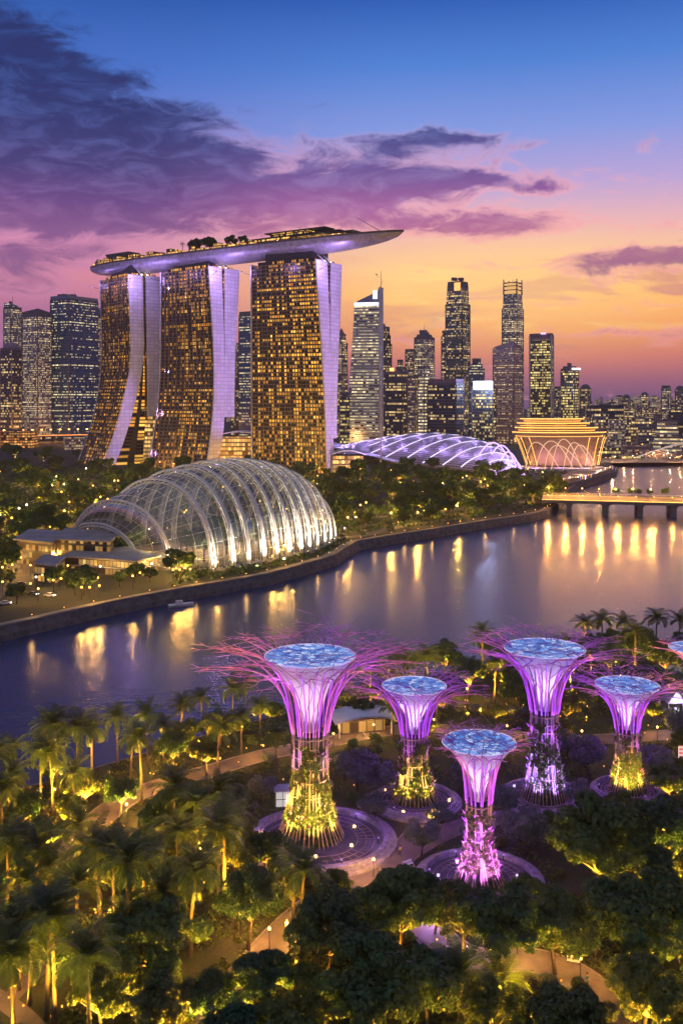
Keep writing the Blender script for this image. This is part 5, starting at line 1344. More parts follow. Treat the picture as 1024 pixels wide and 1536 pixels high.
cc = ramp(t, vr, [(0, (.05,.15,.50)), (.45, (.13,.30,.68)), (.75, (.32,.47,.80)), (1, (.6,.68,.88))])
t.links.new(mixc(t, ed, (.05,.07,.16), cc), p.inputs['Base Color']); t.links.new(mixc(t, ed, (.02,.03,.1), cc), p.inputs['Emission Color'])
p.inputs['Emission Strength'].default_value = .85; p.inputs['Roughness'].default_value = .3
VINE = leafmat('climbing_plants', (.035,.055,.012), (.07,.10,.02), (.13,.15,.035))
VINER = leafmat('red_bromeliads', (.10,.03,.05), (.14,.05,.07), (.10,.10,.03))
PLAZA = mat('plaza_paving', (.10,.09,.10), .75, 0, .25, .5)
PLZW = mat('plaza_wall_stone', (.24,.21,.26), .7, 0, .35, .9)

TRUMP = [(0,0),(.2,.045),(.4,.13),(.55,.24),(.68,.385),(.80,.57),(.9,.78),(1.0,1.0)]
TRUMPZ = [(0,0),(.2,.26),(.4,.52),(.55,.70),(.68,.83),(.80,.93),(.9,.985),(1.0,1.02)]
def supertree(px, ybase, ydisc, disc_px, can_px, waist_px, base_px, label, lightcol, basecol, seed, nrod=26, led=(LEDP, LEDM), vine=1.0, base_pw=2600):
    rr = random.Random(seed); B = G(px, ybase); k_ = B.y/FPX
    H = CAM_H-(ydisc-HOR)*k_; Rd, Rc, rw, rb = disc_px*k_, can_px*k_, waist_px*k_, base_px*k_
    o = empty('tree_tower', B, seed*.37, label, 'tree tower', 'steel tree towers of the near garden')
    def prof(z):
        f = z/H; r_ = rw
        if f < .42: r_ += (rb-rw)*(1-f/.42)**2.6
        if f > .57: r_ += (Rd*.99-rw)*((f-.57)/.43)**2.6
        return r_
    q = MB(); q.lathe([(rw*.80+(prof(H*i/20)-rw)*(.55 if i < 9 else .0), H*i/20*.93) for i in range(0, 13)], 20); q.obj('trunk_core', COREM, o)
    q = MB(); q.lathe([(max(.25, rw*.42)+(Rd*.965-rw*.42)*(i/14)**1.9, H*(.585+.41*i/14)) for i in range(15)], 36); q.obj('funnel', FUNM, o)
    q = MB()
    for i in range(16):
        a_ = 2*pi*i/16+seed; pts = [(Rd*f*cos(a_+.22*sin(f*7+i)), Rd*f*sin(a_+.22*sin(f*7+i)), H+.12-.5*(1-f)) for f in (.12,.3,.48,.66,.84,.99)]; q.tube(pts, .045, 4, cap=False)
    for f in (.55,):
        q.tube([(Rd*f*(1+.07*sin(9*i))*cos(2*pi*i/30), Rd*f*(1+.07*sin(9*i))*sin(2*pi*i/30), H+.1-.5*(1-f)) for i in range(31)], .04, 4, cap=False)
    q.obj('disc_lattice', STEELP, o)
    q = MB(); n_ = 40
    rows = [[(Rd*f*cos(2*pi*i/n_), Rd*f*sin(2*pi*i/n_), H-.55*(1-f)) for i in range(n_)] for f in (.02, .25, .5, .75, .97)]
    q.grid(rows, closed=True); q.obj('canopy_disc', DISCM, o)
    q = MB(); pts = [(Rd*cos(2*pi*i/n_), Rd*sin(2*pi*i/n_), H) for i in range(n_)]; q.tube(pts+[pts[0]], .07, 6, cap=False); q.obj('disc_rim', LEDR, o)
    def twig(q, p_, dr, ln, r_, depth):
        pts = [p_]; d_ = Vector(dr)
        n2 = 3
        for i in range(n2):
            d_ = (d_ + Vector((rr.uniform(-.32,.32), rr.uniform(-.32,.32), rr.uniform(-.10,.11)))).normalized(); pts.append(pts[-1]+d_*(ln/n2))
        q.tube(pts, [r_*(1-.22*i) for i in range(n2+1)], 4, cap=False)
        if depth > 0:
            for s_ in (-1, 1):
                e = Vector((d_.x*cos(.5*s_)-d_.y*sin(.5*s_), d_.x*sin(.5*s_)+d_.y*cos(.5*s_), d_.z*.5+rr.uniform(-.08,.06))).normalized()
                twig(q, pts[-1], e, ln*rr.uniform(.7,.95), r_*.66, depth-1)
    for i in range(nrod):
        a_ = 2*pi*(i+rr.uniform(-.2,.2))/nrod; tw_ = rr.uniform(-.18,.18)
        g_ = rr.choice((1.0, 1.0, .92, .8, .66, .52))*rr.uniform(.92, 1.04); lift = H*(.022 if g_ > .7 else .04)*rr.uniform(.2, 1.6)
        pts = []
        for j in range(15):
            z = H*.58*j/14; an = a_+tw_*sin(z/H*pi)+rr.uniform(-.012,.012); r_ = prof(z)+.08; pts.append(Vector((r_*cos(an), r_*sin(an), z)))
        low = pts; up = [pts[-1]]
        for j in range(1, 17):
            f = j/16; rel_ = lerp_tab(TRUMP, f)[0]; r_ = rw+.08+(Rc*.90-rw)*rel_*g_
            z = H*.58 + (H*.40+lift)*lerp_tab(TRUMPZ, f)[0]; an = a_+tw_*sin(.58*pi)*(1-f)+.05*sin(f*5+i)*f
            up.append(Vector((r_*cos(an), r_*sin(an), z)))
        q = MB(); q.tube(low, [.095]*len(low), 5)
        br = q.obj('trunk_rod', STEELB, o)
        q = MB(); q.tube(up, [.115]*8+[.13-.004*k for k in range(9)], 5)
        hd = Vector((cos(an), sin(an), 0)); d0 = (up[-1]-up[-2]).normalized(); ln = (Rc-Rd)*.62; pts = up
        for s_ in (-.38, .38):
            e = Vector((d0.x*cos(s_)-d0.y*sin(s_), d0.x*sin(s_)+d0.y*cos(s_), d0.z*.4+rr.uniform(-.09,.05))).normalized(); twig(q, up[-1], e, ln*.42, .07, 1)
        for kk in (12, 14):
            s_ = rr.choice((-.6,.6)); d1 = (up[kk]-up[kk-1]).normalized(); e = Vector((d1.x*cos(s_)-d1.y*sin(s_), d1.x*sin(s_)+d1.y*cos(s_), d1.z*.4+.03)).normalized(); twig(q, up[kk], e, ln*.40, .075, 1)
        if i % 2 == 0:    # a branch that climbs over the disc
            e = (Vector((0,0,.22))-hd*rr.uniform(.4,.9)+Vector((-hd.y, hd.x, 0))*rr.uniform(-.5,.5)).normalized(); twig(q, pts[-1], e, Rd*.5, .085, 2)
        brn = q.obj('branch', STEELP, o)
        if i % 2 == 0:
            q = MB(); seg = [pp+(Vector((pp.x,pp.y,0)).normalized()*.16) for pp in up[:14]]; q.tube(seg, [.085]*8+[.085-.012*k for k in range(6)], 4); q.obj('light_strip', led[(i//2) % len(led)], brn)
    # inner rods against the glowing funnel
    for i in range(14):
        a_ = 2*pi*(i+.5)/14; q = MB(); pts = []
        for j in range(11):
            z = H*(.585+.41*j/10); r_ = max(.25, rw*.42)+(Rd*.965-rw*.42)*(j/10)**1.9+.1; an = a_+.25*sin(j*.9+i); pts.append((r_*cos(an), r_*sin(an), z))
        q.tube(pts, .075, 4); q.obj('inner_rod', STEELP if i % 2 else STEELB, o)
    for z, n3 in ((.56,1),(.51,1),(.46,1),(.40,1),(.33,1),(.25,1),(.16,1)):
        q = MB(); r_ = prof(H*z)+.16; pts = [(r_*cos(2*pi*i/28), r_*sin(2*pi*i/28), H*z+rr.uniform(-.1,.1)) for i in range(28)]; q.tube(pts+[pts[0]], .09, 4, cap=False); q.obj('hoop', STEELB, o)
    # climbing plants, patchy, thickest low down
    for nm, mt, cnt in (('climbing_plants', VINE, int(7500*vine)), ('red_bromeliads', VINER, int(900*vine))):
        q = MB(); c_ = 0
        while c_ < cnt:
            z = H*(.02+.50*rr.random()**1.1); an = rr.uniform(0, 6.283)
            if mnoise.noise(Vector((cos(an)*2, sin(an)*2, z*.35+seed))) < -.2+z/H*.5: continue
            c_ += 1; r_ = prof(z)*(.96 if z > H*.1 else .9)+rr.uniform(-.1,.38); hd = Vector((cos(an), sin(an), .3)).normalized()
            leaf(q, Vector((r_*cos(an), r_*sin(an), z)), (hd+rvec(rr)*.7).normalized(), rr.uniform(.4,.95), rr)
        q.obj(nm, mt, o)
    # spiky leaves that stand out from the edge
    q = MB()
    for i in range(46):
        z = H*rr.uniform(.1,.52); an = rr.uniform(0, 6.283); r_ = prof(z)+.1; hd = Vector((cos(an), sin(an), .8)).normalized(); p0_ = Vector((r_*cos(an), r_*sin(an), z))
        q.tube([p0_, p0_+hd*.5, p0_+hd*.95+Vector((0,0,.18))], [.07,.06,.01], 3)
    q.obj('spike_leaves', STEELP, o)
    # lights: in the crown, inside the funnel and at the foot
    for i in range(5):
        a_ = 2*pi*i/5+.3; z = H*.70; r_ = prof(z)+2.6
        lamp('crown_light', (r_*cos(a_), r_*sin(a_), z-1.0), 170*(Rc/14)**1.2, lightcol, .35, o)
    for i in range(4):
        a_ = 2*pi*i/4+.8; r_ = Rd+(Rc-Rd)*.25; lamp('rim_light', (r_*cos(a_), r_*sin(a_), H-2.2), 520*(Rc/14)**1.5, (lightcol[0], lightcol[1]*.8, lightcol[2]), 1.0, o)
    lamp('funnel_light', (0, 0, H*.86), 1000*(Rd/7.0)**1.5, (1.0,.80,.95), .5, o)
    lamp('funnel_light', (0, 0, H*.71), 240*(Rd/7.0)**1.5, (1.0,.85,.9), .3, o)
    for i in range(4):
        a_ = 2*pi*i/4+.4; z = H*.46; r_ = prof(z)+1.3; lamp('trunk_light', (r_*cos(a_), r_*sin(a_), z), 520*(H/30), lightcol, .3, o)
    for i in range(7):
        a_ = 2*pi*i/7; r_ = rb+2.2; src = Vector((r_*cos(a_), r_*sin(a_), .5))
        q = MB(); q.lathe([(.01,.62),(.22,.6),(.25,.35),(.18,0)], 8, (src.x, src.y)); q.obj('foot_light', bpy.data.materials['warm_lamp'] if basecol[2] < .5 else LEDW, o)
        lamp('foot_spot', src+Vector((0,0,.25)), 24.0*base_pw*(H/30)**1.3, basecol, .2, o, spot=58, aim=Vector((rw*.8*cos(a_), rw*.8*sin(a_), H*.24)), blend=.9)
    return o, B, rb, H
def plaza(px, y, rpx, label, lightcol=(.5,.28,1.0), pw=900):
    B = G(px, y); R_ = rpx*B.y/FPX; o = empty('round_plaza', B, 0, label, 'plaza', 'round plazas at the feet of the tree towers')
    q = MB(); n_ = 64
    q.grid([[(r_*cos(2*pi*i/n_), r_*sin(2*pi*i/n_), z) for i in range(n_)] for r_, z in ((.3, .34),(R_*.5, .30),(R_*.93, .26))], closed=True, smooth=False); q.obj('paving', PLAZA, o)
    q = MB(); q.lathe([(R_*1.13,-.1),(R_*1.13,.5),(R_*1.07,.55),(R_*1.07,.8),(R_*1.01,.85),(R_*1.01,1.1),(R_*.94,1.15),(R_*.93,.2)], n_, smooth=False); q.obj('stepped_ring_wall', PLZW, o)
    for f in (.55,.68,.80):
        q = MB(); pts = [(R_*f*cos(i*.07), R_*f*sin(i*.07), .42) for i in range(90)]; q.tube(pts, .07, 4, cap=False); q.obj('inlaid_ring', STEELB, o)
    q = MB()
    for i in range(40):
        if i % 10 > 6: continue
        a_ = 2*pi*i/40; q.tube([(R_*.55*cos(a_), R_*.55*sin(a_), .42), (R_*.80*cos(a_), R_*.80*sin(a_), .42)], .05, 3, cap=False)
    q.obj('inlaid_spokes', STEELB, o)
    for i in range(6):
        a_ = 2*pi*i/6-1.2; x, y_ = R_*.86*cos(a_), R_*.86*sin(a_); lamp('plaza_light', (x, y_, 1.7), .11*pw*(R_/12)**2, lightcol, .25, o)
        q = MB(); q.tube([(x,y_,.2),(x,y_,1.15)], .10, 6); q.obj('light_post', DARK, o)
        q = MB(); q.lathe([(.01,1.15),(.13,1.2),(.13,1.4),(.01,1.45)], 6, (x, y_)); q.obj('post_lamp', LEDQ, o)
    return B, R_*1.13
PU = (.42,.09,1.0); YE = (1.0,.66,.10)
ST = []
ST.append(supertree(465, 1255, 983, 68, 160, 26, 52, 'tallest violet tree tower at left with leafy trunk lit yellow at its foot', PU, YE, 1, 42))
ST.append(supertree(621, 1200, 1028, 48, 104, 19, 35, 'smaller violet tree tower with yellow foot, between the two tall ones', PU, YE, 2, 34, base_pw=1700))
ST.append(supertree(718, 1324, 1113, 55, 84, 18, 40, 'front tree tower with pink and violet lit trunk, nearest the viewer', (.50,.12,1.0), (.66,.14,1.0), 3, 32, (LEDP, LEDM), .55, 3600))
ST.append(supertree(816, 1197, 972, 60, 128, 20, 36, 'tall middle right tree tower with blue violet lit foot', PU, (.34,.22,1.0), 4, 40, (LEDP, LEDP, LEDM), .6, 1900))
ST.append(supertree(940, 1187, 1027, 47, 96, 16, 29, 'right hand tree tower with thorny trunk lit yellow at its foot', PU, YE, 5, 34, base_pw=2400))
ST.append(supertree(1046, 1075, 972, 42, 70, 14, 24, 'far tree tower cut off by the right edge of the photo', (.45,.35,1.0), (.6,.5,1.0), 6, 18, (LEDP,), .5, 1500))
PLZ = [plaza(480, 1262, 102, 'large striped stepped plaza round the foot of the leftmost tall tree tower', (.42,.24,1.0), 1500), plaza(622, 1204, 62, 'small dark plaza round the smaller tree tower between the tall ones', (.6,.35,.9), 500), plaza(718, 1322, 86, 'plaza with curved rails round the front pink tree tower', (.6,.3,1.0), 900),
       plaza(816, 1199, 62, 'plaza round the blue violet foot of the tall middle right tower', (.45,.3,1.0), 800), plaza(940, 1189, 48, 'plaza round the right hand tree tower', (.7,.4,.8), 300)]
# ================================================================ NEAR GARDEN
m, t, p = newmat('garden_path'); GPATH = m
tcn = t.nodes.new('ShaderNodeTexCoord'); n1 = noise(t, tcn.outputs['Object'], .25, 4, .6); n2 = noise(t, tcn.outputs['Object'], 3.0, 3, .6)
t.links.new(mixc(t, n2.smooth(.3,.7)*.35, mixc(t, n1.smooth(.35,.65), (.12,.095,.08), (.19,.15,.125)), (.09,.075,.065)), p.inputs['Base Color']); p.inputs['Roughness'].default_value = .7
KERB = mat('path_kerb', (.22,.19,.165), .8, 0, .2, .6)
PATHS = [('main curving garden path running from lower left up behind the tree towers', [(-70,1425),(30,1335),(95,1278),(150,1228),(195,1196),(260,1172),(330,1152),(400,1132),(470,1118),(560,1100),(640,1092),(740,1102),(860,1110),(960,1105),(1070,1098)], 2.7),
    ('curving path through the trees of the lower middle', [(290,1600),(345,1495),(400,1428),(440,1385),(490,1345),(545,1312),(590,1292),(620,1262),(640,1236)], 2.5),
    ('path corner at the bottom left', [(-50,1470),(10,1505),(50,1540),(80,1600)], 1.3), ('narrow path rising from the bottom left corner between palms', [(8,1506),(45,1468),(90,1432),(150,1395),(215,1360),(300,1330)], 1.2),
    ('violet lit path winding right of the big dark trees', [(590,1292),(632,1370),(660,1412),(715,1440),(790,1440),(850,1458),(905,1502),(945,1580)], 2.7),
    ('path between the plazas', [(590,1292),(645,1258),(700,1238),(780,1222),(880,1215),(960,1210),(1060,1214)], 2.6)]
PPTS = []
for k, (lab, rp, w) in enumerate(PATHS):
    P_ = [G(*a) for a in rp]; n_ = len(rp)*8; P_ = [cat(P_, i/n_) for i in range(n_+1)]; PPTS.append((P_, w))
    q = MB(); q2 = MB(); rows = []; e1 = []; e2 = []
    for i, v in enumerate(P_):
        a = P_[min(i+1, n_)]-P_[max(i-1, 0)]; n = Vector((-a.y, a.x, 0)).normalized(); z = Vector((0,0,.035+.008*k))
        rows.append([v-n*w+z, v-n*w*.33+z, v+n*w*.33+z, v+n*w+z])
        e1.append([v-n*w+Vector((0,0,-.05)), v-n*w+Vector((0,0,.14)), v-n*(w+.22)+Vector((0,0,.14)), v-n*(w+.22)+Vector((0,0,-.05))])
        e2.append([v+n*w+Vector((0,0,-.05)), v+n*w+Vector((0,0,.14)), v+n*(w+.22)+Vector((0,0,.14)), v+n*(w+.22)+Vector((0,0,-.05))])
    q.grid(rows, smooth=False); tag(q.obj('garden_path', GPATH), lab, 'path', kind='structure')
    if k < 2 or k == 4:
        q2.grid(e1, smooth=False); q2.grid(e2, smooth=False); tag(q2.obj('path_kerb', KERB), 'low kerbs edging the '+lab, 'kerb', kind='structure')
def path_d(x, y):
    return min(min(hypot(v.x-x, v.y-y) for v in P_[::2])-w for P_, w in PPTS)
def shore_margin(px):
    for a_, b_ in zip(NSHORE, NSHORE[1:]):
        if a_[0] <= px <= b_[0]: return a_[1]+(b_[1]-a_[1])*(px-a_[0])/(b_[0]-a_[0])
    return 1200
GTREES = []          # (x, y, r, kind, object)
LM = [('the leftmost tall tree tower', ST[0][1]), ('the small tree tower behind', ST[1][1]), ('the front pink tree tower', ST[2][1]), ('the blue footed tall tower', ST[3][1]), ('the right hand tree tower', ST[4][1]),
      ('the lit path bend at left', G(150, 1228)), ('the bottom left corner', G(20, 1560)), ('the bottom edge centre', G(480, 1560)), ('the bottom right corner', G(1000, 1560)), ('the left end of the shore', G(10, 1195)), ('the shore at centre', G(420, 1080)), ('the shore at right', G(960, 985)), ('the lower path lamp', G(405, 1420))]
def put(meshes, kind, px, py, sc, desc, fixed=None, rz=None, zs=1.0, world=None):
    v = world or G(px, py); name = {'palm':'palm_tree','broad':'broadleaf_tree','round':'round_tree','bush':'garden_bush'}[kind]
    rz_ = r9.uniform(0, 6.28) if rz is None else rz
    lab = fixed
    o = plant(meshes, name, (v.x, v.y, 0), rz_, (sc, sc, sc*zs), lab, 'tree' if kind != 'bush' else 'bush')
    GTREES.append((v.x, v.y, kind, o, desc, fixed)); return o
r9 = random.Random(11)
UPL = []
def uplight(x, y, pw, col, aim=(0, 0, 6)):
    UPL.append((x, y, pw, col, aim))
AMB = [(1.0,.46,.03),(1.0,.40,.025),(1.0,.52,.04),(1.0,.60,.05)]
# palms seen in the photograph: crown pixel and foot pixel
PH = [11, 12.5, 10.5, 12, 13]
palms = [(72,1094,1168),(138,1092,1172),(24,1122,1192),(80,1128,1222),(24,1160,1232),(14,1178,1238),(177,1076,1150),(222,1073,1150),(272,1054,1106),(304,1046,1100),(349,1034,1095),(368,1022,1086),(326,1088,1174),(362,1078,1132),(391,1058,1108),
    (260,1180,1287),(14,1268,1400),(70,1302,1405),(150,1272,1402),(172,1276,1412),(215,1262,1352),(274,1316,1400),(71,1370,1529),(45,1378,1508),(83,1374,1536),(440,1293,1378),(983,926,974),(932,932,976),(902,930,977),(876,934,979),(1018,930,972),(640,984,1042),(52,1272,1395),(196,1108,1175),(245,1088,1150),(110,1160,1240),
    (415,1100,1160),(20,1395,1545),(120,1235,1330),(590,1060,1110),(655,1030,1090),(705,1000,1045),(745,985,1030),(850,968,1010)]
for i, (px, yc, yb) in enumerate(palms):
    k = i % 5; B = G(px, yb); h = (yb-yc)*B.y/FPX; sc = h/PH[k]
    sx = (1.25 if px > 600 and yb < 1050 else 1.0)*min(1.12, max(.8, sc)); o = put(NP[k], 'palm', px, yb, sx, 'tall feathery palm', zs=sc/sx)
    if px < 450 or i % 2: uplight(B.x+r9.uniform(-1.8,1.8), B.y-r9.uniform(3.0,4.4), r9.uniform(1600, 5200), AMB[i % 4], (0, 2.6, 8))
for px, yb, sc, lab in ((692,1545,1.5,'young palm with upright fronds at the bottom edge, right of centre'),(752,1520,1.25,'short bright yellow green palm at the bottom edge'),(556,1500,1.0,'small dark palm among the big round trees at bottom centre')):
    put(NPS[1 if px != 752 else 0], 'palm', px, yb, sc, '', lab)
for ux, uy in ((600,985),(650,1000),(700,1010),(740,1020),(780,1030),(860,1010),(900,1020),(950,1040),(660,1060),(720,1070),(760,1060),(880,1060),(990,1020),(560,1060),(520,1080),(840,1075),(940,1085),(905,1150),(1000,1110)):
    v = G(ux, uy); uplight(v.x, v.y, r9.uniform(1500, 3000), r9.choice(AMB), (0, 2.5, 6)); uplight(v.x+r9.uniform(4,7), v.y+r9.uniform(-3,3), r9.uniform(900, 2000), r9.choice(AMB), (0, 1.5, 6))
uplight(*G(735, 1530).xy, 2600, AMB[2]); uplight(*G(765, 1530).xy, 1600, AMB[3])
# broadleaf trees seen in the photograph: crown centre pixel, crown half width in pixels, variant, label
trees = [(600,1362,66,0,'big dark round tree at bottom centre just below the striped plaza'),(490,1398,74,1,'big dark tree left of bottom centre beside the lower path'),(575,1485,100,5,'largest dark tree, at the bottom edge centre'),(695,1372,58,2,'dark tree directly below the front pink tree tower, left one'),(752,1392,62,3,'dark tree below the front pink tree tower, right one'),(832,1392,66,5,'dark umbrella tree with bare trunk above the path at lower right'),
    (892,1262,80,0,'wide yellow lit tree right of the front pink tree tower'),(985,1248,62,1,'dark tree behind the wide yellow lit one at the right edge'),(962,1378,92,5,'very wide dark tree at the lower right edge'),(960,1492,66,4,'pale green tree in the bottom right corner'),(865,1538,70,2,'low dark tree at the bottom edge right of the short palm'),
    (390,1470,46,3,'dark tree beside the lower path lamp'),(470,1512,46,4,'light green tree at the bottom edge left of the largest tree'),(372,1352,60,1,'dark tree with forked trunk left of the lower path'),(232,1408,72,0,'broad green tree right of the twin palms at lower left'),(155,1490,52,4,'yellow lit tree at bottom left between palms and forked tree'),(240,1505,56,2,'brightly lit low tree at the bottom left edge'),(320,1500,40,3,'small lit tree left of the lower path at the bottom edge'),
    (296,1232,46,2,'dark tree left of the striped plaza'),(350,1258,40,4,'dark tree touching the left rim of the striped plaza'),(240,1228,40,1,'dark tree right of the lit path bend'),(455,1330,42,2,'dark tree below the foot of the leftmost tall tower'),(505,1330,30,4,'small dark tree on the lower rim of the striped plaza'),(640,1480,60,1,'dark tree right of the largest bottom tree'),
    (128,1182,30,2,'dark spreading tree above the lit path bend'),(105,1216,27,4,'bright yellow lit tree at the lit path bend'),(60,1256,34,0,'dark tree left of the lit path bend'),(20,1300,36,3,'dark tree at the left edge below the path'),(262,1120,30,1,'dark tree behind the second shore palms'),(400,1275,30,3,'dark tree overlapping the left edge of the striped plaza'),(425,1312,36,1,'dark tree overlapping the lower left edge of the striped plaza'),(652,1348,36,3,'dark tree at the left rim of the front plaza'),(786,1345,38,0,'dark tree at the right rim of the front plaza'),(718,1368,40,1,'dark tree right in front of the foot of the front pink tower'),(610,992,26,0,'dark tree on the shore left of centre behind the small tower'),(665,985,30,1,'dark tree on the shore between small tower and blue footed tower'),(700,1010,26,3,'dark tree behind the crown of the blue footed tower, left one'),(742,975,26,5,'dark shore tree left of the blue footed tower crown'),(885,975,28,1,'dark shore tree right of the blue footed tower crown'),(915,965,26,0,'dark shore tree below the right shore palms'),(955,968,30,3,'dark tree between the right shore palms'),(1000,985,30,1,'dark tree on the right shore near the lilac tent'),(580,1040,26,2,'dark tree behind the pale roofed pavilion'),(540,1060,24,1,'dark tree left behind the pale roofed pavilion'),(850,1060,28,2,'dark tree between the crowns of the two right towers'),(40,1215,30,1,'dark tree by the left shore palms'),(180,1190,26,3,'dark tree over the top of the lit path bend'),(90,1330,40,5,'dark tree between the left palms below the path'),(195,1320,36,1,'dark tree among the palms left of centre'),(110,1440,40,3,'dark tree behind the twin palms at lower left'),(30,1440,36,2,'dark tree at the left edge behind the twin palms'),(310,1128,28,2,'dark tree between shore palms and the path'),(1005,1170,36,5,'grey green tree at the right edge beside the right hand tower')]
TR = [5.6,6.0,4.8,5.4,4.6,6.4]; TH_ = [11,12,10,13,9.5,11]
for (px, pyc, rpx, k, lab) in trees:
    # the foot lies where the crown centre, at 0.62 of the height, comes to that pixel
    d = 170.0; rpx *= .9
    for _ in range(8):
        sc = rpx*d/FPX/TR[k]*1.06; zc = TH_[k]*sc*.64; d = FPX*(CAM_H-zc)/(pyc-HOR)
    put(NB[k], 'broad', 0, 0, sc, '', lab, world=Vector(((px-CX)*d/FPX, d, 0)))
for i, (x, y, kind, o_, ds, fx) in enumerate([g for g in GTREES if g[2] == 'broad']):
    wk = trees[i][2]*y/FPX; bright = any(w_ in fx for w_ in ('lit', 'yellow', 'light', 'pale'))
    uplight(x+(-.55 if i % 2 else .5)*wk, y-wk*1.05, 6500 if bright else (1200, 2600, 600, 3200)[i % 4], AMB[(2, 3, 0)[i % 3]], (.3 if i % 2 else -.3, 1.6, 4.5))
    uplight(x+r9.uniform(-1.5,1.5), y-1.6, 3600 if bright else (2600, 1000, 2200, 1500)[i % 4], AMB[i % 4], (0, .1, 5))
    if bright: uplight(x+.4*wk, y-wk*.9, 4200, AMB[3], (-.4, 1.5, 5))
rounds = [(535,1150,30,1,'dark round tree right of the leftmost tall tower trunk'),(566,1166,28,0,'silver grey round tree beside the leftmost tall tower'),(392,1180,20,0,'small round tree left of the leftmost tall tower trunk'),(345,1200,22,1,'grey round tree on the lawn left of the striped plaza'),(632,1252,26,0,'pinkish grey round tree between the striped plaza and the front plaza'),(660,1222,20,1,'small round tree in front of the small tower plaza'),(785,1240,34,0,'round tree right of the front pink tower trunk'),(880,1128,30,1,'dark round tree between the two right hand towers'),(560,1208,22,1,'low bushy tree on the right rim of the striped plaza'),(985,1140,26,0,'round tree beyond the right hand tower'),(700,1160,22,1,'round tree behind the front pink tower crown'),(755,1200,24,0,'round grey tree left of the blue violet foot'),(870,1190,22,1,'round tree left of the right hand tower foot')]
for (px, pyc, rpx, k, lab) in rounds:
    d = 180.0
    for _ in range(8):
        sc = rpx*d/FPX/3.6; zc = 7*sc*.64; d = FPX*(CAM_H-zc)/(pyc-HOR)
    put(NG[k], 'round', 0, 0, sc, '', lab, world=Vector(((px-CX)*d/FPX, d, 0)))
GUARD = [(500,1205,592,1325),(125,1200,205,1262),(300,1128,345,1172),(395,1400,455,1455),(598,1368,690,1422),(735,1425,900,1500),(585,1140,690,1230),(640,1240,800,1335),(768,1125,870,1215),(903,1105,978,1195),(585,1250,650,1300),(440,1090,492,1250),(330,1370,350,1500),(505,1075,600,1115),(415,1180,432,1212)]
def guard_hit(x, y, r_, h):
    X0 = CX+(x-r_)*FPX/y; X1 = CX+(x+r_)*FPX/y; Y0 = HOR+(CAM_H-h)*FPX/y; Y1 = HOR+(CAM_H-h*.25)*FPX/y; yb = HOR+CAM_H*FPX/y
    for a, b_, c, d in GUARD:
        if yb > b_+14 and X1 > a+5 and X0 < c-5 and Y1 > b_+4 and Y0 < d-4: return True
    return False
def scatter(n, kind, r_lo, r_hi, sep_, tries=6000, ymin=990, ymax=1640, xlo=-90, xhi=1110, up=.4, chooser=None, desc=''):
    c = 0
    for _ in range(tries):
        if c >= n: break
        px = r9.uniform(xlo, xhi); py = ymin+(ymax-ymin)*r9.random()**1.25
        if py < shore_margin(px)+3: continue
        v = G(px, py); ms, rad, h0 = chooser(); sc = r9.uniform(r_lo, r_hi); R_, h = rad*sc, h0*sc
        if path_d(v.x, v.y) < (.8 if kind == 'palm' else (R_*.45)): continue
        if any(hypot(v.x-b_.x, v.y-b_.y) < rr_+(1.0 if kind in ('palm','bush') else R_*.6) for b_, rr_ in PLZ): continue
        if any(hypot(v.x-a[0], v.y-a[1]) < sep_ for a in GTREES): continue
        if kind != 'bush' and guard_hit(v.x, v.y, R_, h): continue
        c += 1; put(ms, kind, 0, 0, sc, desc, world=v)
        if r9.random() < up: uplight(v.x+r9.uniform(-2,2), v.y-r9.uniform(R_*.7, R_*1.25+1.0), r9.uniform(600, 2400)*(2.4 if kind != 'bush' else .5), r9.choice(AMB), (0, r9.uniform(.5,2.0), 6))
    return c
n1_ = scatter(26, 'palm', .8, 1.05, 3.2, xhi=470, chooser=lambda: (lambda k: (NP[k], 3.5, PH[k]))(r9.randrange(5)), desc='feathery palm', up=.55)
n2_ = scatter(12, 'palm', .75, 1.0, 4.0, xlo=470, ymax=1120, chooser=lambda: (lambda k: (NP[k], 3.5, PH[k]))(r9.randrange(5)), desc='feathery palm', up=.6)
n3_ = scatter(70, 'broad', .45, .8, 5.4, chooser=lambda: (lambda k: (NB[k], TR[k], TH_[k]))(r9.randrange(6)), desc='dark leafy tree', up=.42)
n4_ = scatter(60, 'round', .55, 1.0, 3.4, chooser=lambda: (lambda k: ((NG, NY)[k % 2][k // 2], 3.8, 7.5))(r9.randrange(4)), desc='small round tree', up=.55)
n5_ = scatter(150, 'bush', .6, 1.3, 2.0, tries=5000, chooser=lambda: (NS_[r9.randrange(3)], 1.7, 2.0), desc='low rounded bush', up=.22)
print('scatter', n1_, n2_, n3_, n4_, n5_, 'uplights', len(UPL))
# ---- uplights: a small can with a glowing lens and its beam
q = MB(); q.lathe([(.01,-.05),(.11,0),(.13,.2),(.09,.24),(.01,.25)], 8); UPN = q.mesh('uplight', glow('uplight_lens', (1.0,.50,.06), 1.6))
for i, (x, y, pw, col, aim) in enumerate(UPL):
    near = min(LM, key=lambda l: (l[1].x-x)**2+(l[1].y-y)**2)[0]
    o = link('garden_uplight', UPN); o.location = (x, y, 0); tag(o, 'small amber uplight in the planting near '+near, 'uplight', 'amber uplights near '+near)
    lamp('uplight_beam', (0,0,.5), pw*(7.5 if aim[2] == 8 else 9.0), col, .15, o, spot=(66 if aim[2] == 8 else 120), aim=aim, blend=.85)
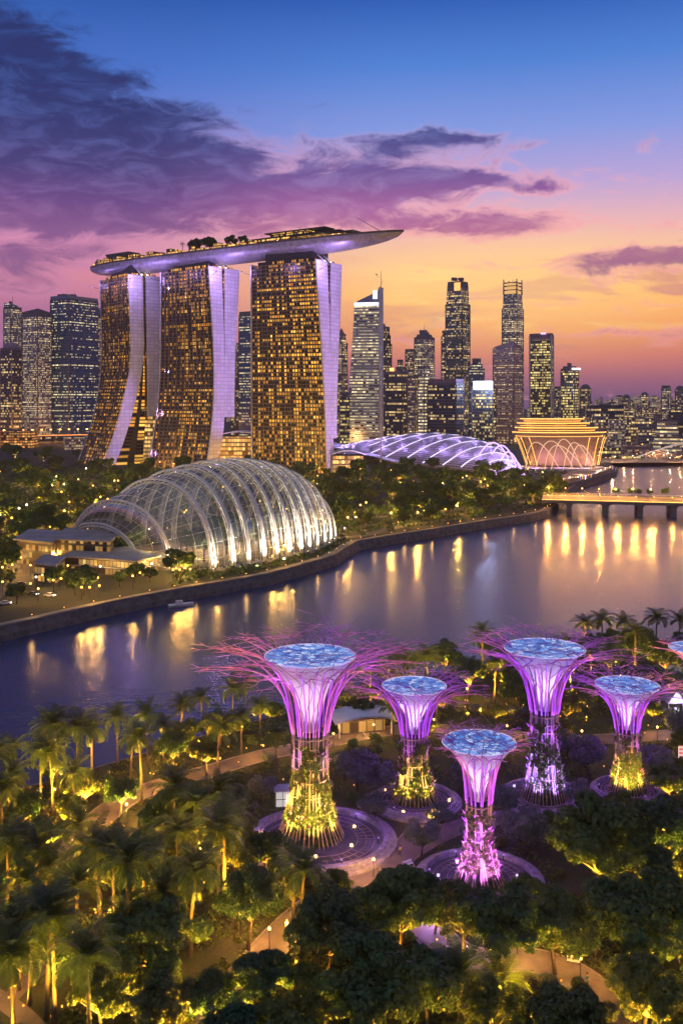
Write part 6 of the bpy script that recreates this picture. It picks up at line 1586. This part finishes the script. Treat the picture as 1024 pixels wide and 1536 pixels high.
# ---- path lamps with pools of light
plamps = [(200,1196,'lamp at the top of the lit path bend'),(128,1238,'lamp on the left edge of the lit path bend'),(60,1298,'lamp left of the lit path near the left edge'),(190,1230,'lamp on the lawn right of the lit path bend'),(262,1176,'lamp on the path behind the dark tree'),(330,1158,'path lamp left of the leftmost tall tower'),(395,1138,'path lamp close left of the leftmost tall tower'),(500,1120,'path lamp just right of the leftmost tall tower'),(560,1106,'path lamp by the pale roofed pavilion'),(650,1098,'path lamp behind the small tree tower'),(760,1108,'path lamp left of the blue footed tower'),(872,1116,'path lamp between the two right hand towers'),(985,1110,'path lamp right of the right hand tower'),
    (404,1424,'bright lamp beside the lower path'),(444,1352,'lamp where the lower path bends'),(322,1496,'bright lamp at the bottom of the lower path'),(560,1316,'lamp on the path below the striped plaza'),(520,1420,'lamp hidden between the big bottom trees'),(870,1470,'lamp on the lower right path'),(775,1432,'lamp by the umbrella tree'),(20,1498,'lamp at the bottom left path corner'),(110,1428,'lamp on the narrow path between palms'),(165,1396,'lamp behind the twin palms'),(300,1300,'lamp on the lawn left of the lower path'),(360,1400,'lamp under the forked tree'),(650,1250,'lamp between the plazas'),(880,1222,'lamp on the path right of the blue footed tower'),(60,1222,'lamp under the left shore palms'),(240,1150,'lamp under the second group of shore palms'),(930,1030,'lamp by the right shore palms'),(700,1050,'lamp on the shore behind the towers'),(820,1050,'lamp on the shore behind the blue footed tower')]
q = MB(); q.tube([(0,0,0),(0,0,2.6)], [.07,.05], 6); q.lathe([(.12,2.55),(.20,2.6),(.16,2.62)], 8); GPO = q.mesh('post', DARK)
q = MB(); q.lathe([(.01,2.6),(.17,2.68),(.20,2.85),(.12,3.0),(.01,3.02)], 9); GGL = q.mesh('globe', glow('path_lamp_globe', (1.0,.50,.10), 9.0))
for i, (px, py, lab) in enumerate(plamps):
    o = empty('path_lamp', G(px, py), 0, lab, 'lamp'); link('post', GPO, o); link('globe', GGL, o)
    lamp('lamp_light', (0, 0, 3.3), (2200, 3000, 1500)[i % 3], (1.0,.47,.10), .2, o)
for px, py, pw in ((655,1392,900),(640,1372,700),(700,1432,500)):
    o = empty('violet_bollard', G(px, py), 0, {655:'violet bollard in the gap between the big dark trees',640:'violet bollard left of the gap between the dark trees',700:'violet bollard at the lower right path'}[px], 'bollard')
    q = MB(); q.tube([(0,0,0),(0,0,.9)], .09, 6); q.obj('post', DARK, o); q = MB(); q.lathe([(.01,.9),(.12,.95),(.12,1.15),(.01,1.2)], 7); q.obj('lamp_head', LEDV, o)
    lamp('violet_light', (0,0,2.0), pw, (.62,.34,1.0), .2, o)
# ---- low plants between the trees: ground cover nobody could count
q = MB(); ru = random.Random(9); cnt = 0
while cnt < 5200:
    px = ru.uniform(-60, 1090); py = 985+(ru.random()**1.2)*620
    if py < shore_margin(px)+2: continue
    v = G(px, py)
    if path_d(v.x, v.y) < .5 or any(hypot(v.x-b_.x, v.y-b_.y) < rr_+.4 for b_, rr_ in PLZ): continue
    if noise_hash(v.x*.12, v.y*.12) < .47: continue
    cnt += 1; h = ru.uniform(.2, .75)
    for _ in range(7):
        w = rvec(ru); leaf(q, v+Vector((w.x*h*1.6, w.y*h*1.6, abs(w.z)*h)), (w+Vector((0,0,.6))).normalized(), ru.uniform(.25,.5), ru)
tag(q.obj('ground_cover', LEAFY), 'low leafy ground cover in the garden beds', 'ground cover', kind='stuff')
# ---- labels for the scattered plants: which landmark, and how near
ORD = ['nearest','second nearest','third nearest','fourth nearest','fifth nearest','sixth nearest','seventh nearest','eighth nearest','ninth nearest','tenth nearest','eleventh nearest','twelfth nearest','thirteenth nearest','fourteenth nearest','fifteenth nearest','sixteenth nearest','seventeenth nearest','eighteenth nearest','nineteenth nearest','twentieth nearest']
buckets = {}
for (x, y, kind, o, desc, fixed) in GTREES:
    o['group'] = {'palm':'palms of the near garden','broad':'broadleaf trees of the near garden','round':'round trees of the near garden','bush':'bushes of the near garden'}[kind]
    if fixed: continue
    l = min(LM, key=lambda l: (l[1].x-x)**2+(l[1].y-y)**2); dx_ = (x-l[1].x); dy_ = y-l[1].y
    side = ('right of' if dx_ > 0 else 'left of') if abs(dx_) > abs(dy_) else ('behind' if dy_ > 0 else 'in front of')
    buckets.setdefault((desc, side, l[0]), []).append((hypot(dx_, dy_), o))
for (desc, side, l), lst in buckets.items():
    lst.sort(key=lambda e: e[0])
    for i, (_, o) in enumerate(lst):
        o['label'] = f"{desc} {side} {l}" + (f", {ORD[min(i, 19)]} to it" if len(lst) > 1 else '')
# ---- small buildings and fittings of the garden
pv = G(545, 1100); o = empty('garden_pavilion', pv, .25, 'low pavilion with pale curved roof and lit front beside the garden path', 'pavilion')
q = MB(); q.prism([(-5,0),(5,0),(5,4),(-5,4)], -.1, 3.0, 0, 0); q.obj('lit_walls', [VISW, ROOF], o)
q = MB(); q.grid([[(-7+14*i/10, -2.2, 3.1+1.0*sin(pi*i/10)), (-7+14*i/10, 5.2, 3.6+1.0*sin(pi*i/10))] for i in range(11)]); q.grid([[(-7+14*i/10, -2.2, 3.4+1.0*sin(pi*i/10)), (-7+14*i/10, 5.2, 3.9+1.0*sin(pi*i/10))] for i in range(11)]); q.obj('curved_roof', WHITE, o)
for x in (-6, 6):
    q = MB(); q.tube([(x,-1.8,0),(x,-1.8,3.3)], .12, 6); q.obj('column', WHITE, o)
lamp('pavilion_light', (0,-3.2,2.6), 700, (1.0,.6,.25), .3, o)
ks = G(424, 1206); o = empty('glass_kiosk', ks, .1, 'small glowing white glass kiosk left of the leftmost tall tower foot', 'kiosk')
q = MB(); q.prism([(-1.3,-1.3),(1.3,-1.3),(1.3,1.3),(-1.3,1.3)], .05, 2.8, 0, 0); q.obj('glass_walls', [glow('kiosk_glass', (.95,.88,.85), .55)], o)
q = MB(); q.box((0,0,2.95), (3.2,3.2,.25)); q.obj('roof', STEEL, o)
q = MB(); 
for x in (-1.32,0,1.32): q.box((x,-1.34,1.4), (.1,.1,2.7))
q.box((0,-1.36,1.4), (2.7,.08,.1)); q.obj('frame', DARK, o)
for px, py, lab in ((1012,1000,'lilac lit tent roofed stall at the right edge, behind the right hand tower'),(1016,1066,'lower lilac lit tent at the right edge below the far tower')):
    o = empty('festival_tent', G(px, py), .1, lab, 'tent'); q = MB(); q.prism([(-3.5,-2.5),(3.5,-2.5),(3.5,2.5),(-3.5,2.5)], 2.6, 4.8, 0, 0, scale=.1); q.obj('canopy', WHITE, o)
    for x in (-3.4,3.4):
        for y in (-2.4,2.4):
            q = MB(); q.tube([(x,y,0),(x,y,2.65)], .07, 5); q.obj('pole', STEEL, o)
    lamp('tent_light', (0,-4,4.2), 1600, (.6,.5,1.0), .3, o); lamp('tent_light', (0,0,2.2), 900, (.75,.6,1.0), .3, o)
o = empty('banner_pylon', G(1020, 1140), 0, 'upright red and white lit banner pylon at the right edge', 'banner')
q = MB(); q.box((0,0,2.6), (.9,.3,5.2)); q.obj('pylon', glow('banner_white', (1.0,.72,.66), .8), o)
for i in range(6):
    q = MB(); q.box((0,-.18,.7+i*.8), (.7,.06,.36)); q.obj('red_panel', glow('banner_red', (1.0,.08,.05), .9) if i == 0 else bpy.data.materials['banner_red'], o)
for px, py, rz, lab in ((598,1166,.2,'pale bench beside the small tree tower plaza'),(612,1300,.6,'pale bench on the path right of the striped plaza'),(860,1446,-.3,'pale bench beside the lower right path')):
    o = empty('garden_bench', G(px, py), rz, lab, 'bench'); q = MB()
    for i in range(4): q.box((0,-.2+i*.14,.45), (1.8,.11,.05))
    q.obj('seat', WHITE, o); q = MB()
    for i in range(3): q.box((0,.33,.6+i*.14), (1.8,.04,.1))
    q.obj('backrest', WHITE, o)
    for x in (-.75,.75):
        q = MB(); q.box((x,.05,.21), (.07,.5,.42)); q.obj('leg', DARK, o)
# ---- people strolling
SKIN = mat('skin', (.42,.27,.20), .6, 0, .05); HAIR = mat('hair', (.02,.017,.015), .6)
def skinmesh(pts, edges, rad, name, m_, parent, root=0):
    me = bpy.data.meshes.new(name); me.from_pydata(pts, edges, []); ob = link(name, me, parent)
    md = ob.modifiers.new('Skin', 'SKIN')
    for i, r_ in enumerate(rad): me.skin_vertices[0].data[i].radius = (r_, r_) if not isinstance(r_, tuple) else r_
    me.skin_vertices[0].data[root].use_root = True
    ob.modifiers.new('Sub', 'SUBSURF').levels = 1; ob.modifiers['Sub'].render_levels = 1
    me.materials.append(m_); return ob
def person(px, py, rz, top, legs, lab, stride=.22):
    o = empty('person', G(px, py, .04), rz, lab, 'person')
    P = [(0,0,.95),(0,0,1.15),(0,0,1.38),(0,0,1.50),(0,.01,1.58),(0,.02,1.68),
         (-.10,0,.90),(-.11,stride,.50),(-.11,stride*.8,.07),(-.11,stride+.16,.03),(.10,0,.90),(.11,-stride*.6,.49),(.11,-stride*1.5,.09),(.11,-stride*1.5+.16,.04),
         (-.19,0,1.40),(-.23,-.08,1.13),(-.24,.04,.89),(-.24,.07,.80),(.19,0,1.40),(.23,.08,1.13),(.24,.2,.92),(.24,.25,.84)]
    Ed = [(0,1),(1,2),(2,3),(3,4),(4,5),(0,6),(6,7),(7,8),(8,9),(0,10),(10,11),(11,12),(12,13),(2,14),(14,15),(15,16),(16,17),(2,18),(18,19),(19,20),(20,21)]
    Rd_ = [(.14,.10),(.13,.09),(.16,.10),.055,.085,.10,.085,.06,.045,.04,.085,.06,.045,.04,.05,.042,.034,.03,.05,.042,.034,.03]
    if not hasattr(bpy.types.MeshSkinVertex, 'radius'): pass
    b_ = skinmesh(P, Ed, Rd_, 'body', SKIN, o)
    skinmesh([P[i] for i in (0,1,2,14,15,18,19)], [(0,1),(1,2),(2,3),(3,4),(2,5),(5,6)], [(.16,.12),(.15,.11),(.18,.12),.07,.058,.07,.058], 'shirt', top, o)
    skinmesh([P[i] for i in (0,6,7,8,10,11,12)], [(0,1),(1,2),(2,3),(0,4),(4,5),(5,6)], [(.16,.12),.105,.08,.06,.105,.08,.06], 'trousers', legs, o)
    q = MB(); q.lathe([(.105,1.66),(.118,1.72),(.10,1.79),(.05,1.825),(.01,1.83)], 10, (0,.0)); q.obj('hair', HAIR, o)
    return o
def cloth(n, c): return mat(n, c, .8, 0, .1)
person(160, 1206, 1.2, cloth('pink_shirt', (.55,.25,.28)), cloth('dark_trousers', (.04,.04,.06)), 'person in a pink shirt walking on the lit path bend')
person(163, 1208, 1.1, cloth('pale_shirt', (.55,.52,.5)), cloth('grey_trousers', (.12,.12,.14)), 'person in a pale shirt beside the one in pink', .18)
person(577, 1166, -.4, cloth('blue_shirt', (.10,.16,.42)), cloth('navy_trousers', (.03,.04,.08)), 'person in a blue shirt standing left of the small tower plaza', .03)
person(232, 1182, .9, cloth('red_shirt', (.4,.08,.07)), cloth('tan_trousers', (.25,.2,.14)), 'person in a red shirt walking behind the lit path bend')
person(545, 1108, 1.4, cloth('green_shirt', (.1,.25,.14)), cloth('blue_jeans', (.06,.08,.16)), 'person in a green shirt in front of the pale roofed pavilion')
person(600, 1284, .3, cloth('yellow_shirt', (.5,.4,.1)), cloth('brown_trousers', (.12,.08,.05)), 'person in a yellow shirt on the path right of the striped plaza')
person(672, 1418, 2.0, cloth('grey_shirt', (.3,.3,.32)), cloth('dark_skirt', (.05,.03,.06)), 'person in grey on the violet lit path')
person(880, 1480, .7, cloth('teal_shirt', (.05,.25,.27)), cloth('cream_trousers', (.4,.36,.3)), 'person in teal on the lower right path')
person(430, 1398, .5, cloth('white_shirt', (.6,.6,.58)), cloth('black_trousers', (.03,.03,.03)), 'person in white walking on the lower path')
# ---- trees on the roof terrace of the hotel
SKT = [(.46,-.35,1.0,0),(.485,-.2,.8,0),(.50,-.4,1.1,1),(.53,-.3,1.15,1),(.55,-.45,1.0,2),(.61,-.7,.9,2),(.64,-.7,.8,3),(.34,-.3,.55,0),(.385,-.3,.5,1),(.42,-.4,.6,0),(.27,-.4,.6,2),(.13,-.4,.6,3),(.235,-.6,.6,1)]
OW = ['leftmost','second','third','fourth','fifth','sixth','seventh','eighth','ninth','tenth','eleventh','twelfth','rightmost']
for i, (s_, off, sc, k) in enumerate(sorted(SKT)):
    sc *= 1.45
    pp, _ = deckpt(s_, off, -.2); ms = FARP[i % 2] if (k == 0) else FARB[k]
    plant(ms, 'roof_tree', pp, i*1.1, sc, f'{OW[i]} small tree from the left on the hotel sky deck' if 0 < i < 12 else f'{OW[i]} small tree on the hotel sky deck', 'tree', 'trees on the sky deck')

# ---- planting inside the conservatory
for i in range(16):
    F, w, h = arch_at(3.2+i*.72); f = (.5,.9,1.3,.7)[i % 4]; v = F + RD*(w*f)
    plant(FARB[i % 4] if i % 3 else FARP[i % 2], 'indoor_tree', (v.x, v.y, .8), i*1.3, min(1.5, h/22)*(.8 if i % 2 else 1.0), 'tree growing inside the big glass conservatory', 'tree', 'trees inside the conservatory')
# ================================================================ HAZE
hz = MB(); hz.box((0, 3450, 262), (18400, 7300, 546))
m = bpy.data.materials.new('evening_haze'); m.use_nodes = True; t = m.node_tree; t.nodes.clear()
pvn = t.nodes.new('ShaderNodeVolumePrincipled'); pvn.inputs['Color'].default_value = (.86,.80,.90,1); pvn.inputs['Density'].default_value = 4.2e-5; pvn.inputs['Anisotropy'].default_value = .2
o_ = t.nodes.new('ShaderNodeOutputMaterial'); t.links.new(pvn.outputs[0], o_.inputs['Volume'])
tag(hz.obj('haze', m), 'evening haze over the bay and the city', 'haze', kind='stuff')
